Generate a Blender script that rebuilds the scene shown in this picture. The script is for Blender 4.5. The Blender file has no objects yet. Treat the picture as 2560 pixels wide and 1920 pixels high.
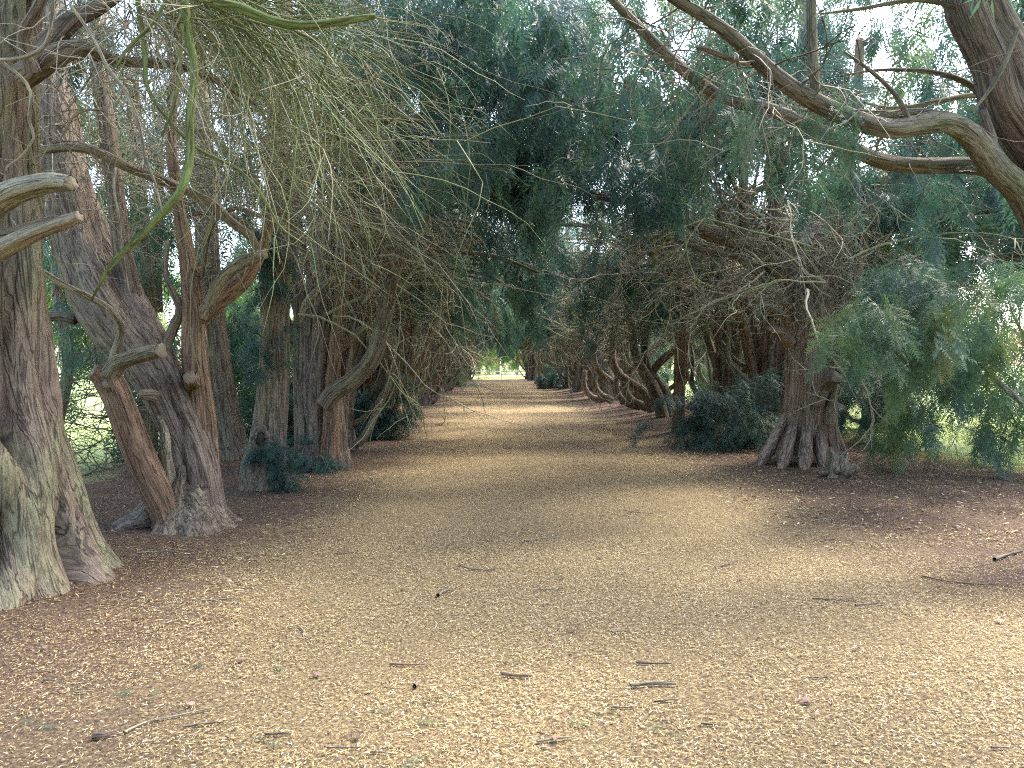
import bpy, math, random
import numpy as np
from mathutils import Vector, Matrix

# ------------------------------------------------------------------ camera, world, sun, exposure
S = bpy.context.scene
COL = S.collection
CAM_H = 1.6
YAW, PITCH = math.radians(1.25), math.radians(1.43)
cam_d = bpy.data.cameras.new('camera')
cam_d.sensor_width = 36.0
cam_d.lens = 36.0 * 1925.0 / 2560.0
cam_d.clip_start, cam_d.clip_end = 0.05, 2000.0
cam = bpy.data.objects.new('camera', cam_d)
COL.objects.link(cam)
cam.location = (0, 0, CAM_H)
cam.rotation_euler = (math.pi / 2 - PITCH, 0, -YAW)
S.camera = cam

SUN_EL, SUN_AZ = math.radians(52), math.radians(50)      # azimuth measured from +Y towards +X
W = bpy.data.worlds.new('World')
S.world = W
W.use_nodes = True
wn = W.node_tree.nodes
sky = wn.new('ShaderNodeTexSky')
sky.sky_type = 'NISHITA'
sky.sun_disc = False
sky.sun_elevation = SUN_EL
sky.sun_rotation = SUN_AZ
sky.air_density, sky.dust_density, sky.ozone_density = 1.0, 3.0, 1.0
wn['Background'].inputs['Strength'].default_value = 0.15
W.node_tree.links.new(sky.outputs['Color'], wn['Background'].inputs['Color'])

sun_d = bpy.data.lights.new('sun', 'SUN')
sun_d.energy = 1.5
sun_d.angle = math.radians(12)
sun_d.color = (1.0, 0.95, 0.86)
sun = bpy.data.objects.new('sun', sun_d)
COL.objects.link(sun)
sv = Vector((math.sin(SUN_AZ) * math.cos(SUN_EL), math.cos(SUN_AZ) * math.cos(SUN_EL), math.sin(SUN_EL)))
sun.rotation_euler = sv.to_track_quat('Z', 'Y').to_euler()
sun.location = (30, 30, 40)

S.view_settings.view_transform = 'Standard'
S.view_settings.look = 'None'
S.view_settings.gamma = 1.0
S.view_settings.exposure = 2.95
S.render.engine = 'CYCLES'
S.cycles.max_bounces = 6
S.cycles.diffuse_bounces = 3
S.cycles.glossy_bounces = 1
S.cycles.transmission_bounces = 4
S.cycles.transparent_max_bounces = 4
S.cycles.caustics_reflective = False
S.cycles.caustics_refractive = False
S.cycles.use_denoising = False
S.cycles.use_light_tree = False
S.cycles.pixel_filter_type = 'BLACKMAN_HARRIS'
S.cycles.filter_width = 1.15

# ------------------------------------------------------------------ maths helpers
Z3 = np.array([0., 0., 1.])
_R = np.array((Matrix.Rotation(-YAW, 3, 'Z') @ Matrix.Rotation(math.pi / 2 - PITCH, 3, 'X')))


def P(u, v, Y):
    """photo pixel (2560 x 1920) at depth Y metres down the avenue -> world point"""
    d = _R @ np.array([(u - 1280) / 1925., -(v - 960) / 1925., -1.])
    return np.array([0, 0, CAM_H]) + d * (Y / d[1])


def px(w, Y):
    return w * Y / 1925.0


def _hash(ix, iy, iz, seed):
    h = (ix * 374761393 + iy * 668265263 + iz * 2147483647 + seed * 974711) & 0xffffffff
    h = ((h ^ (h >> 13)) * 1274126177) & 0xffffffff
    h = ((h ^ (h >> 16)) * 2246822519) & 0xffffffff
    return ((h ^ (h >> 15)) & 0xffffff) / float(0xffffff)


def vnoise(p, seed=0):
    p = np.asarray(p, float)
    i = np.floor(p).astype(np.int64)
    f = p - i
    f = f * f * (3 - 2 * f)
    out = 0
    for a in (0, 1):
        wa = f[..., 0] if a else 1 - f[..., 0]
        for b in (0, 1):
            wb = f[..., 1] if b else 1 - f[..., 1]
            for c in (0, 1):
                wc = f[..., 2] if c else 1 - f[..., 2]
                out = out + wa * wb * wc * _hash(i[..., 0] + a, i[..., 1] + b, i[..., 2] + c, seed)
    return out


def fbm(p, seed=0, oct=3):
    a, s, t = 0.5, 0.0, 0.0
    p = np.asarray(p, float)
    for k in range(oct):
        s = s + a * vnoise(p * (2 ** k), seed + k * 17)
        t += a
        a *= 0.5
    return s / t


def sstep(a, b, x):
    t = np.clip((x - a) / (b - a), 0, 1)
    return t * t * (3 - 2 * t)


def norm(v):
    return v / np.maximum(np.linalg.norm(v, axis=-1, keepdims=True), 1e-9)


def hgt(x, y):
    """ground height"""
    x, y = np.asarray(x, float), np.asarray(y, float)
    q = np.stack([x * 0.5, y * 0.5, np.zeros_like(x * y * 1.0) + 0 * x], -1)
    n = (fbm(q, 5, 3) - 0.5) * 0.10
    q2 = np.stack([x * 0.13, y * 0.13, 0 * x * y], -1)
    n = n + (vnoise(q2, 9) - 0.5) * 0.10
    bank = 0.16 * sstep(3.2, 5.2, x) * sstep(9, 22, y) * (1 - sstep(7, 9.5, x)) + 0.06 * sstep(-2.6, -4, x) * (1 - sstep(-5, -6.5, x))
    return (n + bank) * (1 - sstep(60, 120, np.abs(y))) * (1 - sstep(20, 50, np.abs(x)))


# ------------------------------------------------------------------ mesh collector
class MB:
    def __init__(self):
        self.v, self.t, self.q, self.tint, self.bc = [], [], [], [], []
        self.n = 0

    def add(self, v, tris=None, quads=None, tint=0.5, bc=None):
        v = np.asarray(v, np.float32).reshape(-1, 3)
        m = len(v)
        self.v.append(v)
        if tris is not None and len(tris):
            self.t.append(np.asarray(tris, np.int64).reshape(-1, 3) + self.n)
        if quads is not None and len(quads):
            self.q.append(np.asarray(quads, np.int64).reshape(-1, 4) + self.n)
        self.tint.append(np.broadcast_to(np.asarray(tint, np.float32), (m,)))
        self.bc.append(np.zeros((m, 3), np.float32) if bc is None else np.asarray(bc, np.float32).reshape(-1, 3))
        self.n += m

    def mesh(self, name, mat, off=None, smooth=False):
        v = np.concatenate(self.v)
        if off is not None:
            v = v - np.asarray(off, np.float32)
        t = np.concatenate(self.t) if self.t else np.zeros((0, 3), np.int64)
        q = np.concatenate(self.q) if self.q else np.zeros((0, 4), np.int64)
        me = bpy.data.meshes.new(name)
        me.vertices.add(len(v))
        me.vertices.foreach_set('co', v.astype(np.float32).ravel())
        nl = t.size + q.size
        me.loops.add(nl)
        me.loops.foreach_set('vertex_index', np.concatenate([t.ravel(), q.ravel()]).astype(np.int32))
        me.polygons.add(len(t) + len(q))
        st = np.concatenate([np.arange(len(t)) * 3, t.size + np.arange(len(q)) * 4]).astype(np.int32)
        me.polygons.foreach_set('loop_start', st)
        if smooth:
            me.polygons.foreach_set('use_smooth', np.ones(len(t) + len(q), bool))
        a = me.attributes.new('tint', 'FLOAT', 'POINT')
        a.data.foreach_set('value', np.concatenate(self.tint).astype(np.float32))
        b = me.attributes.new('bc', 'FLOAT_VECTOR', 'POINT')
        b.data.foreach_set('vector', np.concatenate(self.bc).astype(np.float32).ravel())
        me.materials.append(mat)
        me.update(calc_edges=True)
        me.validate()
        return me

    def build(self, name, mat, parent=None, smooth=False, kind=None):
        if self.n == 0:
            return None
        off = None
        if parent is not None:
            off = np.array(world_loc(parent))
        o = bpy.data.objects.new(name, self.mesh(name, mat, off, smooth))
        COL.objects.link(o)
        if parent is not None:
            o.parent = parent
        if kind:
            o['kind'] = kind
        return o


def world_loc(o):
    l = Vector(o.location)
    while o.parent is not None:
        o = o.parent
        l = l + Vector(o.location)
    return l


def thing(name, label, cat, loc=(0, 0, 0), group=None):
    o = bpy.data.objects.new(name, None)
    o.empty_display_size = 0.3
    COL.objects.link(o)
    o.location = [float(c) for c in loc]
    o['label'], o['category'] = label, cat
    if group:
        o['group'] = group
    return o


def tag(o, label, cat, group=None):
    o['label'], o['category'] = label, cat
    if group:
        o['group'] = group
    return o


def copy_tree(o, parent=None):
    c = o.copy()
    COL.objects.link(c)
    c.parent = parent
    for ch in list(o.children):
        copy_tree(ch, c)
    return c


# ------------------------------------------------------------------ materials
def new_mat(name):
    m = bpy.data.materials.new(name)
    m.use_nodes = True
    nt = m.node_tree
    return m, nt, nt.nodes, nt.links, nt.nodes['Principled BSDF']


def ramp(nodes, stops, interp='LINEAR'):
    r = nodes.new('ShaderNodeValToRGB')
    r.color_ramp.interpolation = interp
    el = r.color_ramp.elements
    el[0].position, el[0].color = stops[0][0], (*stops[0][1], 1)
    el[1].position, el[1].color = stops[-1][0], (*stops[-1][1], 1)
    for p, c in stops[1:-1]:
        e = el.new(p)
        e.color = (*c, 1)
    return r


def attr(nodes, name):
    a = nodes.new('ShaderNodeAttribute')
    a.attribute_name = name
    return a


def mat_leaf(name, stops, trans=0.3, rough=0.42):
    m, nt, N, L, b = new_mat(name)
    a = attr(N, 'tint')
    oi = N.new('ShaderNodeObjectInfo')
    ma = N.new('ShaderNodeMath')
    ma.operation = 'MULTIPLY_ADD'
    ma.inputs[1].default_value = 0.16
    L.new(oi.outputs['Random'], ma.inputs[0])
    sb = N.new('ShaderNodeMath')
    sb.operation = 'SUBTRACT'
    sb.inputs[1].default_value = 0.08
    L.new(a.outputs['Fac'], ma.inputs[2])
    L.new(ma.outputs[0], sb.inputs[0])
    r = ramp(N, stops)
    L.new(sb.outputs[0], r.inputs['Fac'])
    L.new(r.outputs['Color'], b.inputs['Base Color'])
    b.inputs['Roughness'].default_value = rough
    b.inputs['Specular IOR Level'].default_value = 0.3
    tr = N.new('ShaderNodeBsdfTranslucent')
    hs = N.new('ShaderNodeHueSaturation')
    hs.inputs['Hue'].default_value = 0.475
    hs.inputs['Saturation'].default_value = 1.15
    hs.inputs['Value'].default_value = 1.7
    L.new(r.outputs['Color'], hs.inputs['Color'])
    L.new(hs.outputs['Color'], tr.inputs['Color'])
    mx = N.new('ShaderNodeMixShader')
    mx.inputs['Fac'].default_value = trans
    L.new(b.outputs['BSDF'], mx.inputs[1])
    L.new(tr.outputs['BSDF'], mx.inputs[2])
    L.new(mx.outputs['Shader'], N['Material Output'].inputs['Surface'])
    return m


LEAF = [(0.0, (0.026, 0.056, 0.052)), (0.3, (0.042, 0.084, 0.071)), (0.55, (0.066, 0.118, 0.070)),
        (0.75, (0.092, 0.155, 0.068)), (0.9, (0.16, 0.19, 0.06)), (1.0, (0.27, 0.20, 0.08))]
M_LEAF = mat_leaf('yew_leaf', LEAF, 0.30, 0.5)
FIELD = [(0.0, (0.05, 0.11, 0.03)), (0.5, (0.10, 0.19, 0.045)), (1.0, (0.22, 0.27, 0.07))]
M_FIELD = mat_leaf('field_tree_leaf', FIELD, 0.35, 0.5)
GRASS = [(0.0, (0.10, 0.19, 0.04)), (0.6, (0.19, 0.29, 0.07)), (1.0, (0.28, 0.30, 0.10))]
M_GRASS = mat_leaf('grass_blade', GRASS, 0.3, 0.5)


def mat_bark(name, base, dark, pale, algae, algae_amt, pale_amt=0.5, fine=1.0, bump=0.6):
    """stringy bark laid along the limb: bc = (around, around, along) in metres"""
    m, nt, N, L, b = new_mat(name)
    a = attr(N, 'bc')

    def nz(scale, detail=4, rough=0.6, dist=0.0):
        mp = N.new('ShaderNodeMapping')
        mp.inputs['Scale'].default_value = scale
        L.new(a.outputs['Vector'], mp.inputs['Vector'])
        n = N.new('ShaderNodeTexNoise')
        n.inputs['Scale'].default_value = 1.0
        n.inputs['Detail'].default_value = detail
        n.inputs['Roughness'].default_value = rough
        n.inputs['Distortion'].default_value = dist
        L.new(mp.outputs['Vector'], n.inputs['Vector'])
        return n

    n1 = nz((34 * fine, 34 * fine, 3.2 * fine), 5, 0.65, 0.5)      # strings
    n2 = nz((7, 7, 1.6), 4, 0.6, 0.3)                              # patches
    n3 = nz((3.2, 3.2, 1.1), 4, 0.65, 0.6)                         # algae film
    n4 = nz((90 * fine, 90 * fine, 16 * fine), 3, 0.6)             # grain

    def mix(c1, c2, fac):
        x = N.new('ShaderNodeMix')
        x.data_type = 'RGBA'
        if isinstance(c1, tuple):
            x.inputs['A'].default_value = (*c1, 1)
        else:
            L.new(c1, x.inputs['A'])
        x.inputs['B'].default_value = (*c2, 1)
        L.new(fac, x.inputs['Factor'])
        return x.outputs['Result']

    def rng_(src, lo, hi, amt=1.0):
        r = N.new('ShaderNodeMapRange')
        r.inputs['From Min'].default_value, r.inputs['From Max'].default_value = lo, hi
        r.inputs['To Max'].default_value = amt
        L.new(src, r.inputs['Value'])
        return r.outputs['Result']

    def crack(n, w, amt):
        m1 = N.new('ShaderNodeMath')
        m1.operation = 'SUBTRACT'
        m1.inputs[1].default_value = 0.5
        L.new(n.outputs['Fac'], m1.inputs[0])
        m2 = N.new('ShaderNodeMath')
        m2.operation = 'ABSOLUTE'
        L.new(m1.outputs[0], m2.inputs[0])
        return rng_(m2.outputs[0], w, 0.0, amt)

    k1 = crack(nz((13 * fine, 13 * fine, 0.75 * fine), 3, 0.6, 0.6), 0.036, 0.7)
    k2 = crack(nz((30 * fine, 30 * fine, 2.2 * fine), 3, 0.6, 0.6), 0.05, 0.5)
    c = mix(base, pale, rng_(n2.outputs['Fac'], 0.42, 0.64, pale_amt))
    c = mix(c, algae, rng_(n3.outputs['Fac'], 0.40, 0.62, algae_amt))
    c = mix(c, dark, rng_(n1.outputs['Fac'], 0.52, 0.30, 0.85))
    c = mix(c, pale, rng_(n4.outputs['Fac'], 0.58, 0.80, 0.35))
    c = mix(c, dark, k2)
    c = mix(c, tuple(x * 0.6 for x in dark), k1)
    L.new(c, b.inputs['Base Color'])
    b.inputs['Roughness'].default_value = 0.85
    b.inputs['Specular IOR Level'].default_value = 0.25
    ad = N.new('ShaderNodeMath')
    ad.operation = 'MULTIPLY_ADD'
    ad.inputs[1].default_value = 0.35
    L.new(n4.outputs['Fac'], ad.inputs[0])
    kk = N.new('ShaderNodeMath')
    kk.operation = 'SUBTRACT'
    L.new(n1.outputs['Fac'], kk.inputs[0])
    L.new(k1, kk.inputs[1])
    L.new(kk.outputs[0], ad.inputs[2])
    bp = N.new('ShaderNodeBump')
    bp.inputs['Strength'].default_value = bump
    bp.inputs['Distance'].default_value = 0.045
    L.new(ad.outputs[0], bp.inputs['Height'])
    L.new(bp.outputs['Normal'], b.inputs['Normal'])
    return m


M_BARK_OLIVE = mat_bark('olive_grey_bark', (0.21, 0.145, 0.11), (0.06, 0.045, 0.035), (0.31, 0.265, 0.19), (0.215, 0.21, 0.115), 0.9)
M_BARK_PURPLE = mat_bark('purple_brown_bark', (0.185, 0.13, 0.105), (0.04, 0.029, 0.025), (0.34, 0.275, 0.215), (0.19, 0.17, 0.11), 0.35)
M_BARK_RED = mat_bark('red_peeled_bark', (0.235, 0.135, 0.085), (0.055, 0.032, 0.024), (0.38, 0.27, 0.18), (0.22, 0.19, 0.11), 0.25)
M_BARK_GREY = mat_bark('grey_brown_bark', (0.20, 0.145, 0.11), (0.05, 0.037, 0.03), (0.36, 0.295, 0.22), (0.20, 0.19, 0.11), 0.5)
M_BARK_TAN = mat_bark('tan_brown_bark', (0.27, 0.175, 0.13), (0.07, 0.045, 0.035), (0.42, 0.34, 0.26), (0.24, 0.22, 0.13), 0.35)
M_WOOD = mat_bark('weathered_dead_wood', (0.30, 0.24, 0.165), (0.07, 0.05, 0.035), (0.44, 0.38, 0.29), (0.23, 0.22, 0.13), 0.5, 0.6, 1.5)
M_MOSSY = mat_bark('mossy_branch_bark', (0.17, 0.19, 0.06), (0.06, 0.06, 0.025), (0.27, 0.27, 0.12), (0.14, 0.19, 0.045), 0.8, 0.5, 1.3)
M_LIMB = mat_bark('limb_bark', (0.17, 0.135, 0.10), (0.045, 0.035, 0.026), (0.30, 0.265, 0.20), (0.17, 0.175, 0.095), 0.7, 0.6, 1.5)


def mat_ramp(name, stops, rough=0.8, grain=None):
    m, nt, N, L, b = new_mat(name)
    a = attr(N, 'tint')
    r = ramp(N, stops)
    L.new(a.outputs['Fac'], r.inputs['Fac'])
    src = r.outputs['Color']
    if grain:
        n = N.new('ShaderNodeTexNoise')
        n.inputs['Scale'].default_value = grain
        n.inputs['Detail'].default_value = 4
        x = N.new('ShaderNodeMix')
        x.data_type = 'RGBA'
        x.blend_type = 'MULTIPLY'
        x.inputs['Factor'].default_value = 1.0
        rr = ramp(N, [(0.3, (0.45, 0.42, 0.4)), (0.7, (1.15, 1.12, 1.1))])
        L.new(n.outputs['Fac'], rr.inputs['Fac'])
        L.new(src, x.inputs['A'])
        L.new(rr.outputs['Color'], x.inputs['B'])
        src = x.outputs['Result']
    L.new(src, b.inputs['Base Color'])
    b.inputs['Roughness'].default_value = rough
    b.inputs['Specular IOR Level'].default_value = 0.25
    return m


# twigs: 0 dark brown .. 0.5 tan .. 0.7 pale .. 1 moss green
M_TWIG = mat_ramp('bare_twig', [(0.0, (0.06, 0.045, 0.034)), (0.3, (0.13, 0.105, 0.08)), (0.55, (0.27, 0.235, 0.175)),
                                (0.7, (0.42, 0.375, 0.28)), (0.82, (0.21, 0.22, 0.11)), (1.0, (0.095, 0.135, 0.06))], 0.8)
M_LITTER = mat_ramp('needle_litter', [(0.0, (0.025, 0.018, 0.014)), (0.2, (0.085, 0.052, 0.032)), (0.4, (0.20, 0.118, 0.055)),
                                      (0.55, (0.31, 0.22, 0.105)), (0.75, (0.43, 0.33, 0.15)), (0.9, (0.52, 0.43, 0.21)),
                                      (1.0, (0.52, 0.48, 0.44))], 0.75)
M_CUT = mat_ramp('sawn_wood', [(0.0, (0.13, 0.10, 0.07)), (1.0, (0.40, 0.34, 0.25))], 0.8, 35)
M_FENCE = mat_ramp('pale_fence_wood', [(0.0, (0.45, 0.38, 0.30)), (1.0, (0.62, 0.55, 0.45))], 0.8, 8)


def mat_ground():
    m, nt, N, L, b = new_mat('forest_floor')
    geo = N.new('ShaderNodeNewGeometry')
    sep = N.new('ShaderNodeSeparateXYZ')
    L.new(geo.outputs['Position'], sep.inputs[0])

    def noise(scale, detail=5, rough=0.65):
        n = N.new('ShaderNodeTexNoise')
        n.inputs['Scale'].default_value = scale
        n.inputs['Detail'].default_value = detail
        n.inputs['Roughness'].default_value = rough
        L.new(geo.outputs['Position'], n.inputs['Vector'])
        return n.outputs['Fac']

    def math_(op, a, b_=None, c=None):
        x = N.new('ShaderNodeMath')
        x.operation = op
        for i, s in enumerate((a, b_, c)):
            if s is None:
                continue
            if isinstance(s, (int, float)):
                x.inputs[i].default_value = s
            else:
                L.new(s, x.inputs[i])
        return x.outputs[0]

    def rmap(v, a, b_, c=0.0, d=1.0):
        r = N.new('ShaderNodeMapRange')
        r.interpolation_type = 'SMOOTHSTEP'
        for k, s in zip(('From Min', 'From Max', 'To Min', 'To Max'), (a, b_, c, d)):
            r.inputs[k].default_value = s
        L.new(v, r.inputs['Value'])
        return r.outputs['Result']

    def mix(a, b_, f):
        x = N.new('ShaderNodeMix')
        x.data_type = 'RGBA'
        for k, s in (('A', a), ('B', b_)):
            if isinstance(s, tuple):
                x.inputs[k].default_value = (*s, 1)
            else:
                L.new(s, x.inputs[k])
        L.new(f, x.inputs['Factor'])
        return x.outputs['Result']

    fine = noise(60, 8, 0.8)
    mid = noise(6, 5, 0.65)
    big = noise(0.8, 4, 0.6)
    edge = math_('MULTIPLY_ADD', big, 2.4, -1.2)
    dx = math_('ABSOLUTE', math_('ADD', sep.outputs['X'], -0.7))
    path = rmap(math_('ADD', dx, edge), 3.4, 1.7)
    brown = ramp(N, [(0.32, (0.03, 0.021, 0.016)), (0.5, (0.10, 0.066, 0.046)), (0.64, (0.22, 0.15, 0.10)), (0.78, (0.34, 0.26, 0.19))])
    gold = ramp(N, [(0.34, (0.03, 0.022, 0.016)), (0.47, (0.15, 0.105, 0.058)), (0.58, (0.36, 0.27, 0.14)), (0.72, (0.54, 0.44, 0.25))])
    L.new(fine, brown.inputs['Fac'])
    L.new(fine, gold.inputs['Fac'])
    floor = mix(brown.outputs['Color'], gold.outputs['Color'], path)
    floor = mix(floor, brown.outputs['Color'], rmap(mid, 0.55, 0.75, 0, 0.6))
    gr = ramp(N, [(0.3, (0.18, 0.24, 0.07)), (0.5, (0.31, 0.37, 0.15)), (0.7, (0.44, 0.47, 0.25))])
    L.new(noise(14, 6, 0.7), gr.inputs['Fac'])
    dx2 = math_('ABSOLUTE', math_('ADD', sep.outputs['X'], -1.0))
    out_x = rmap(math_('ADD', dx2, math_('MULTIPLY', edge, 0.9)), 6.3, 7.3)
    out_y = rmap(sep.outputs['Y'], 85.0, 88.0)
    out = math_('MAXIMUM', out_x, out_y)
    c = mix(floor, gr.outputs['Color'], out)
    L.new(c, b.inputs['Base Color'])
    b.inputs['Roughness'].default_value = 0.9
    b.inputs['Specular IOR Level'].default_value = 0.15
    bp = N.new('ShaderNodeBump')
    bp.inputs['Strength'].default_value = 0.8
    bp.inputs['Distance'].default_value = 0.03
    L.new(fine, bp.inputs['Height'])
    L.new(bp.outputs['Normal'], b.inputs['Normal'])
    return m


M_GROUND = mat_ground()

# ------------------------------------------------------------------ tube tools
def spline(pts, rad, seg):
    """Catmull-Rom through pts, resampled about every seg metres"""
    pts = np.asarray(pts, float)
    rad = np.asarray(rad, float)
    ext = np.concatenate([[2 * pts[0] - pts[1]], pts, [2 * pts[-1] - pts[-2]]])
    o, r = [], []
    for i in range(len(pts) - 1):
        a, b, c, d = ext[i:i + 4]
        n = max(1, int(np.linalg.norm(c - b) / seg))
        t = (np.arange(n) / n)[:, None]
        o.append(0.5 * (2 * b + (c - a) * t + (2 * a - 5 * b + 4 * c - d) * t ** 2 + (3 * b - a - 3 * c + d) * t ** 3))
        r.append(rad[i] + (rad[i + 1] - rad[i]) * t[:, 0])
    o.append(pts[-1:])
    r.append(rad[-1:])
    return np.concatenate(o), np.concatenate(r)


def frames(p):
    t = norm(np.gradient(p, axis=0))
    ref = np.array([1., 0, 0]) if abs(t[0][0]) < 0.8 else np.array([0, 1., 0])
    n = ref - t[0] * np.dot(ref, t[0])
    n /= np.linalg.norm(n)
    A, B = [], []
    for i in range(len(p)):
        n = n - t[i] * np.dot(n, t[i])
        n = n / max(np.linalg.norm(n), 1e-9)
        A.append(n)
        B.append(np.cross(t[i], n))
    return t, np.array(A), np.array(B)


def grid_quads(K, Sd):
    i = np.arange(K - 1)[:, None] * Sd
    j = np.arange(Sd)[None, :]
    j2 = (j + 1) % Sd
    return np.stack([i + j, i + j2, i + Sd + j2, i + Sd + j], -1).reshape(-1, 4)


def limb(mb, pts, rad, sides=12, seg=0.07, lump=0.12, flute=0.10, nfl=4, seed=0, cap=True, bark=0.05):
    """a tapering, lumpy, slightly fluted limb. Returns centre line"""
    p, r = spline(pts, rad, seg)
    K = len(p)
    t, A, B = frames(p)
    s = np.concatenate([[0], np.cumsum(np.linalg.norm(np.diff(p, axis=0), axis=1))])
    th = np.linspace(0, 2 * np.pi, sides, endpoint=False)
    so = (seed * 7.31) % 97
    q = np.stack(np.broadcast_arrays(np.cos(th)[None] * 0.9 + so, np.sin(th)[None] * 0.9, s[:, None] / np.maximum(r.mean() * 5, .02)), -1)
    R = 1 + lump * 2 * (fbm(q, seed, 3) - 0.5)
    tw = seed * 1.7 + s[:, None] * 0.5
    R = R + flute * np.cos(nfl * th[None] + tw + 1.5 * np.sin(s[:, None] * 1.3 + seed)) * 0.6
    q2 = np.stack(np.broadcast_arrays(np.cos(th)[None] * 4 + so, np.sin(th)[None] * 4, s[:, None] * 2.0), -1)
    R = R + bark * 2 * (vnoise(q2, seed + 3) - 0.5)
    R = R * r[:, None]
    v = p[:, None] + R[..., None] * (np.cos(th)[None, :, None] * A[:, None] + np.sin(th)[None, :, None] * B[:, None])
    bc = np.stack(np.broadcast_arrays(np.cos(th)[None] * r[:, None] + so, np.sin(th)[None] * r[:, None], s[:, None] + so), -1)
    tris = None
    vv, bb = v.reshape(-1, 3), bc.reshape(-1, 3)
    if cap:
        vv = np.concatenate([vv, [p[-1] + t[-1] * r[-1] * 0.15]])
        bb = np.concatenate([bb, [bb[-1]]])
        j = np.arange(sides)
        tris = np.stack([(K - 1) * sides + j, (K - 1) * sides + (j + 1) % sides, np.full(sides, K * sides)], -1)
    mb.add(vv, tris, grid_quads(K, sides), 0.5, bb)
    return p, r, t


def fluted(mb, pts, rad, stems, sides=96, seg=0.04, flare=0.8, flare_h=0.3, twist=0.15, seed=0, rough=0.03, sharp=38, ecc=None, ground=True):
    """trunk whose cross-section is the union of several fused stems: deep creases, buttressed foot"""
    p, r = spline(pts, rad, seg)
    K = len(p)
    t, A, B = frames(p)
    s = np.concatenate([[0], np.cumsum(np.linalg.norm(np.diff(p, axis=0), axis=1))])
    th = np.linspace(0, 2 * np.pi, sides, endpoint=False)
    acc = np.zeros((K, sides))
    fl = np.exp(-s / flare_h)
    for k, (a, o, q) in enumerate(stems):
        kz = np.stack([s * 0.9 + k * 9.1, s * 0 + seed, s * 0], -1)
        ak = a + twist * s + (fbm(kz, seed + k, 2) - 0.5) * 1.1
        ok = o * (0.85 + 0.4 * fbm(kz + 31, seed + k, 2)) * (1 + flare * fl)
        qk = q * (0.85 + 0.35 * fbm(kz + 57, seed + k, 2)) * (1 + 0.18 * flare * fl)
        d = th[None] - ak[:, None]
        disc = qk[:, None] ** 2 - (ok[:, None] * np.sin(d)) ** 2
        val = np.where((disc > 0) & (ok[:, None] * np.cos(d) > -qk[:, None]), ok[:, None] * np.cos(d) + np.sqrt(np.maximum(disc, 0)), 0.25)
        acc += np.exp(sharp * val)
    R = np.log(acc) / sharp
    q2 = np.stack(np.broadcast_arrays(np.cos(th)[None] * 5, np.sin(th)[None] * 5, s[:, None] * 1.1 + seed), -1)
    R = R + rough * 2 * (fbm(q2, seed + 5, 3) - 0.5)
    q3 = np.stack(np.broadcast_arrays(np.cos(th)[None] * 13, np.sin(th)[None] * 13, s[:, None] * 2.6 + seed), -1)
    R = R - rough * 1.2 * np.abs(fbm(q3, seed + 8, 2) - 0.5) * 2
    R = R * r[:, None]
    v = p[:, None] + R[..., None] * (np.cos(th)[None, :, None] * A[:, None] + np.sin(th)[None, :, None] * B[:, None])
    if ground:
        # root toes: sink the foot into the ground unevenly
        dz = hgt(v[0, :, 0], v[0, :, 1]) - 0.05 - v[0, :, 2]
        w = np.clip(1 - s / 0.35, 0, 1)[:, None]
        v[..., 2] += dz[None] * w
    bc = np.stack(np.broadcast_arrays(np.cos(th)[None] * r[:, None], np.sin(th)[None] * r[:, None] + seed, s[:, None] + seed * 1.3), -1)
    vv = np.concatenate([v.reshape(-1, 3), [p[-1]]])
    bb = np.concatenate([bc.reshape(-1, 3), [bc[-1, 0]]])
    j = np.arange(sides)
    tris = np.stack([(K - 1) * sides + j, (K - 1) * sides + (j + 1) % sides, np.full(sides, K * sides)], -1)
    mb.add(vv, tris, grid_quads(K, sides), 0.5, bb)
    return p, r


def disc(mb, c, n, r, seed=0):
    """sawn end with a ragged rim"""
    n = n / np.linalg.norm(n)
    a = np.cross(n, Z3 if abs(n[2]) < .9 else np.array([1., 0, 0]))
    a /= np.linalg.norm(a)
    b = np.cross(n, a)
    th = np.linspace(0, 2 * np.pi, 18, endpoint=False)
    rg = np.random.default_rng(seed)
    rr = r * (0.80 + 0.22 * rg.random(18))
    rim = c + rr[:, None] * (np.cos(th)[:, None] * a + np.sin(th)[:, None] * b)
    rim2 = c + n * (r * 0.5 * (rg.random(18) - .35))[:, None] + 0.86 * rr[:, None] * (np.cos(th)[:, None] * a + np.sin(th)[:, None] * b)
    v = np.concatenate([rim - n * r * 0.1, rim2, [c + n * r * 0.03]])
    j = np.arange(18)
    mb.add(v, np.stack([18 + j, 18 + (j + 1) % 18, np.full(18, 36)], -1), grid_quads(2, 18),
           np.concatenate([np.full(18, .0), 0.25 + 0.45 * rg.random(18), [0.6]]))


def tubes(mb, pts, rad, tint, sides=3):
    """batch of thin tubes: pts (M,K,3), rad (M,K), tint (M,) or (M,K)"""
    M, K, _ = pts.shape
    if M == 0:
        return
    t = norm(np.gradient(pts, axis=1))
    ref = np.where(np.abs(t[..., 2:3]) < 0.9, Z3, np.array([1., 0, 0]))
    a = norm(np.cross(t, ref))
    b = np.cross(t, a)
    th = np.linspace(0, 2 * np.pi, sides, endpoint=False)
    v = pts[:, :, None] + rad[:, :, None, None] * (np.cos(th)[:, None] * a[:, :, None] + np.sin(th)[:, None] * b[:, :, None])
    q = grid_quads(K, sides)
    q = (np.arange(M)[:, None, None] * (K * sides) + q[None]).reshape(-1, 4)
    tint = np.asarray(tint)
    if tint.ndim == 1:
        tint = np.repeat(tint[:, None], K, 1)
    mb.add(v.reshape(-1, 3), None, q, np.clip(np.repeat(tint[:, :, None], sides, 2).reshape(-1), 0, 1))


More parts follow.
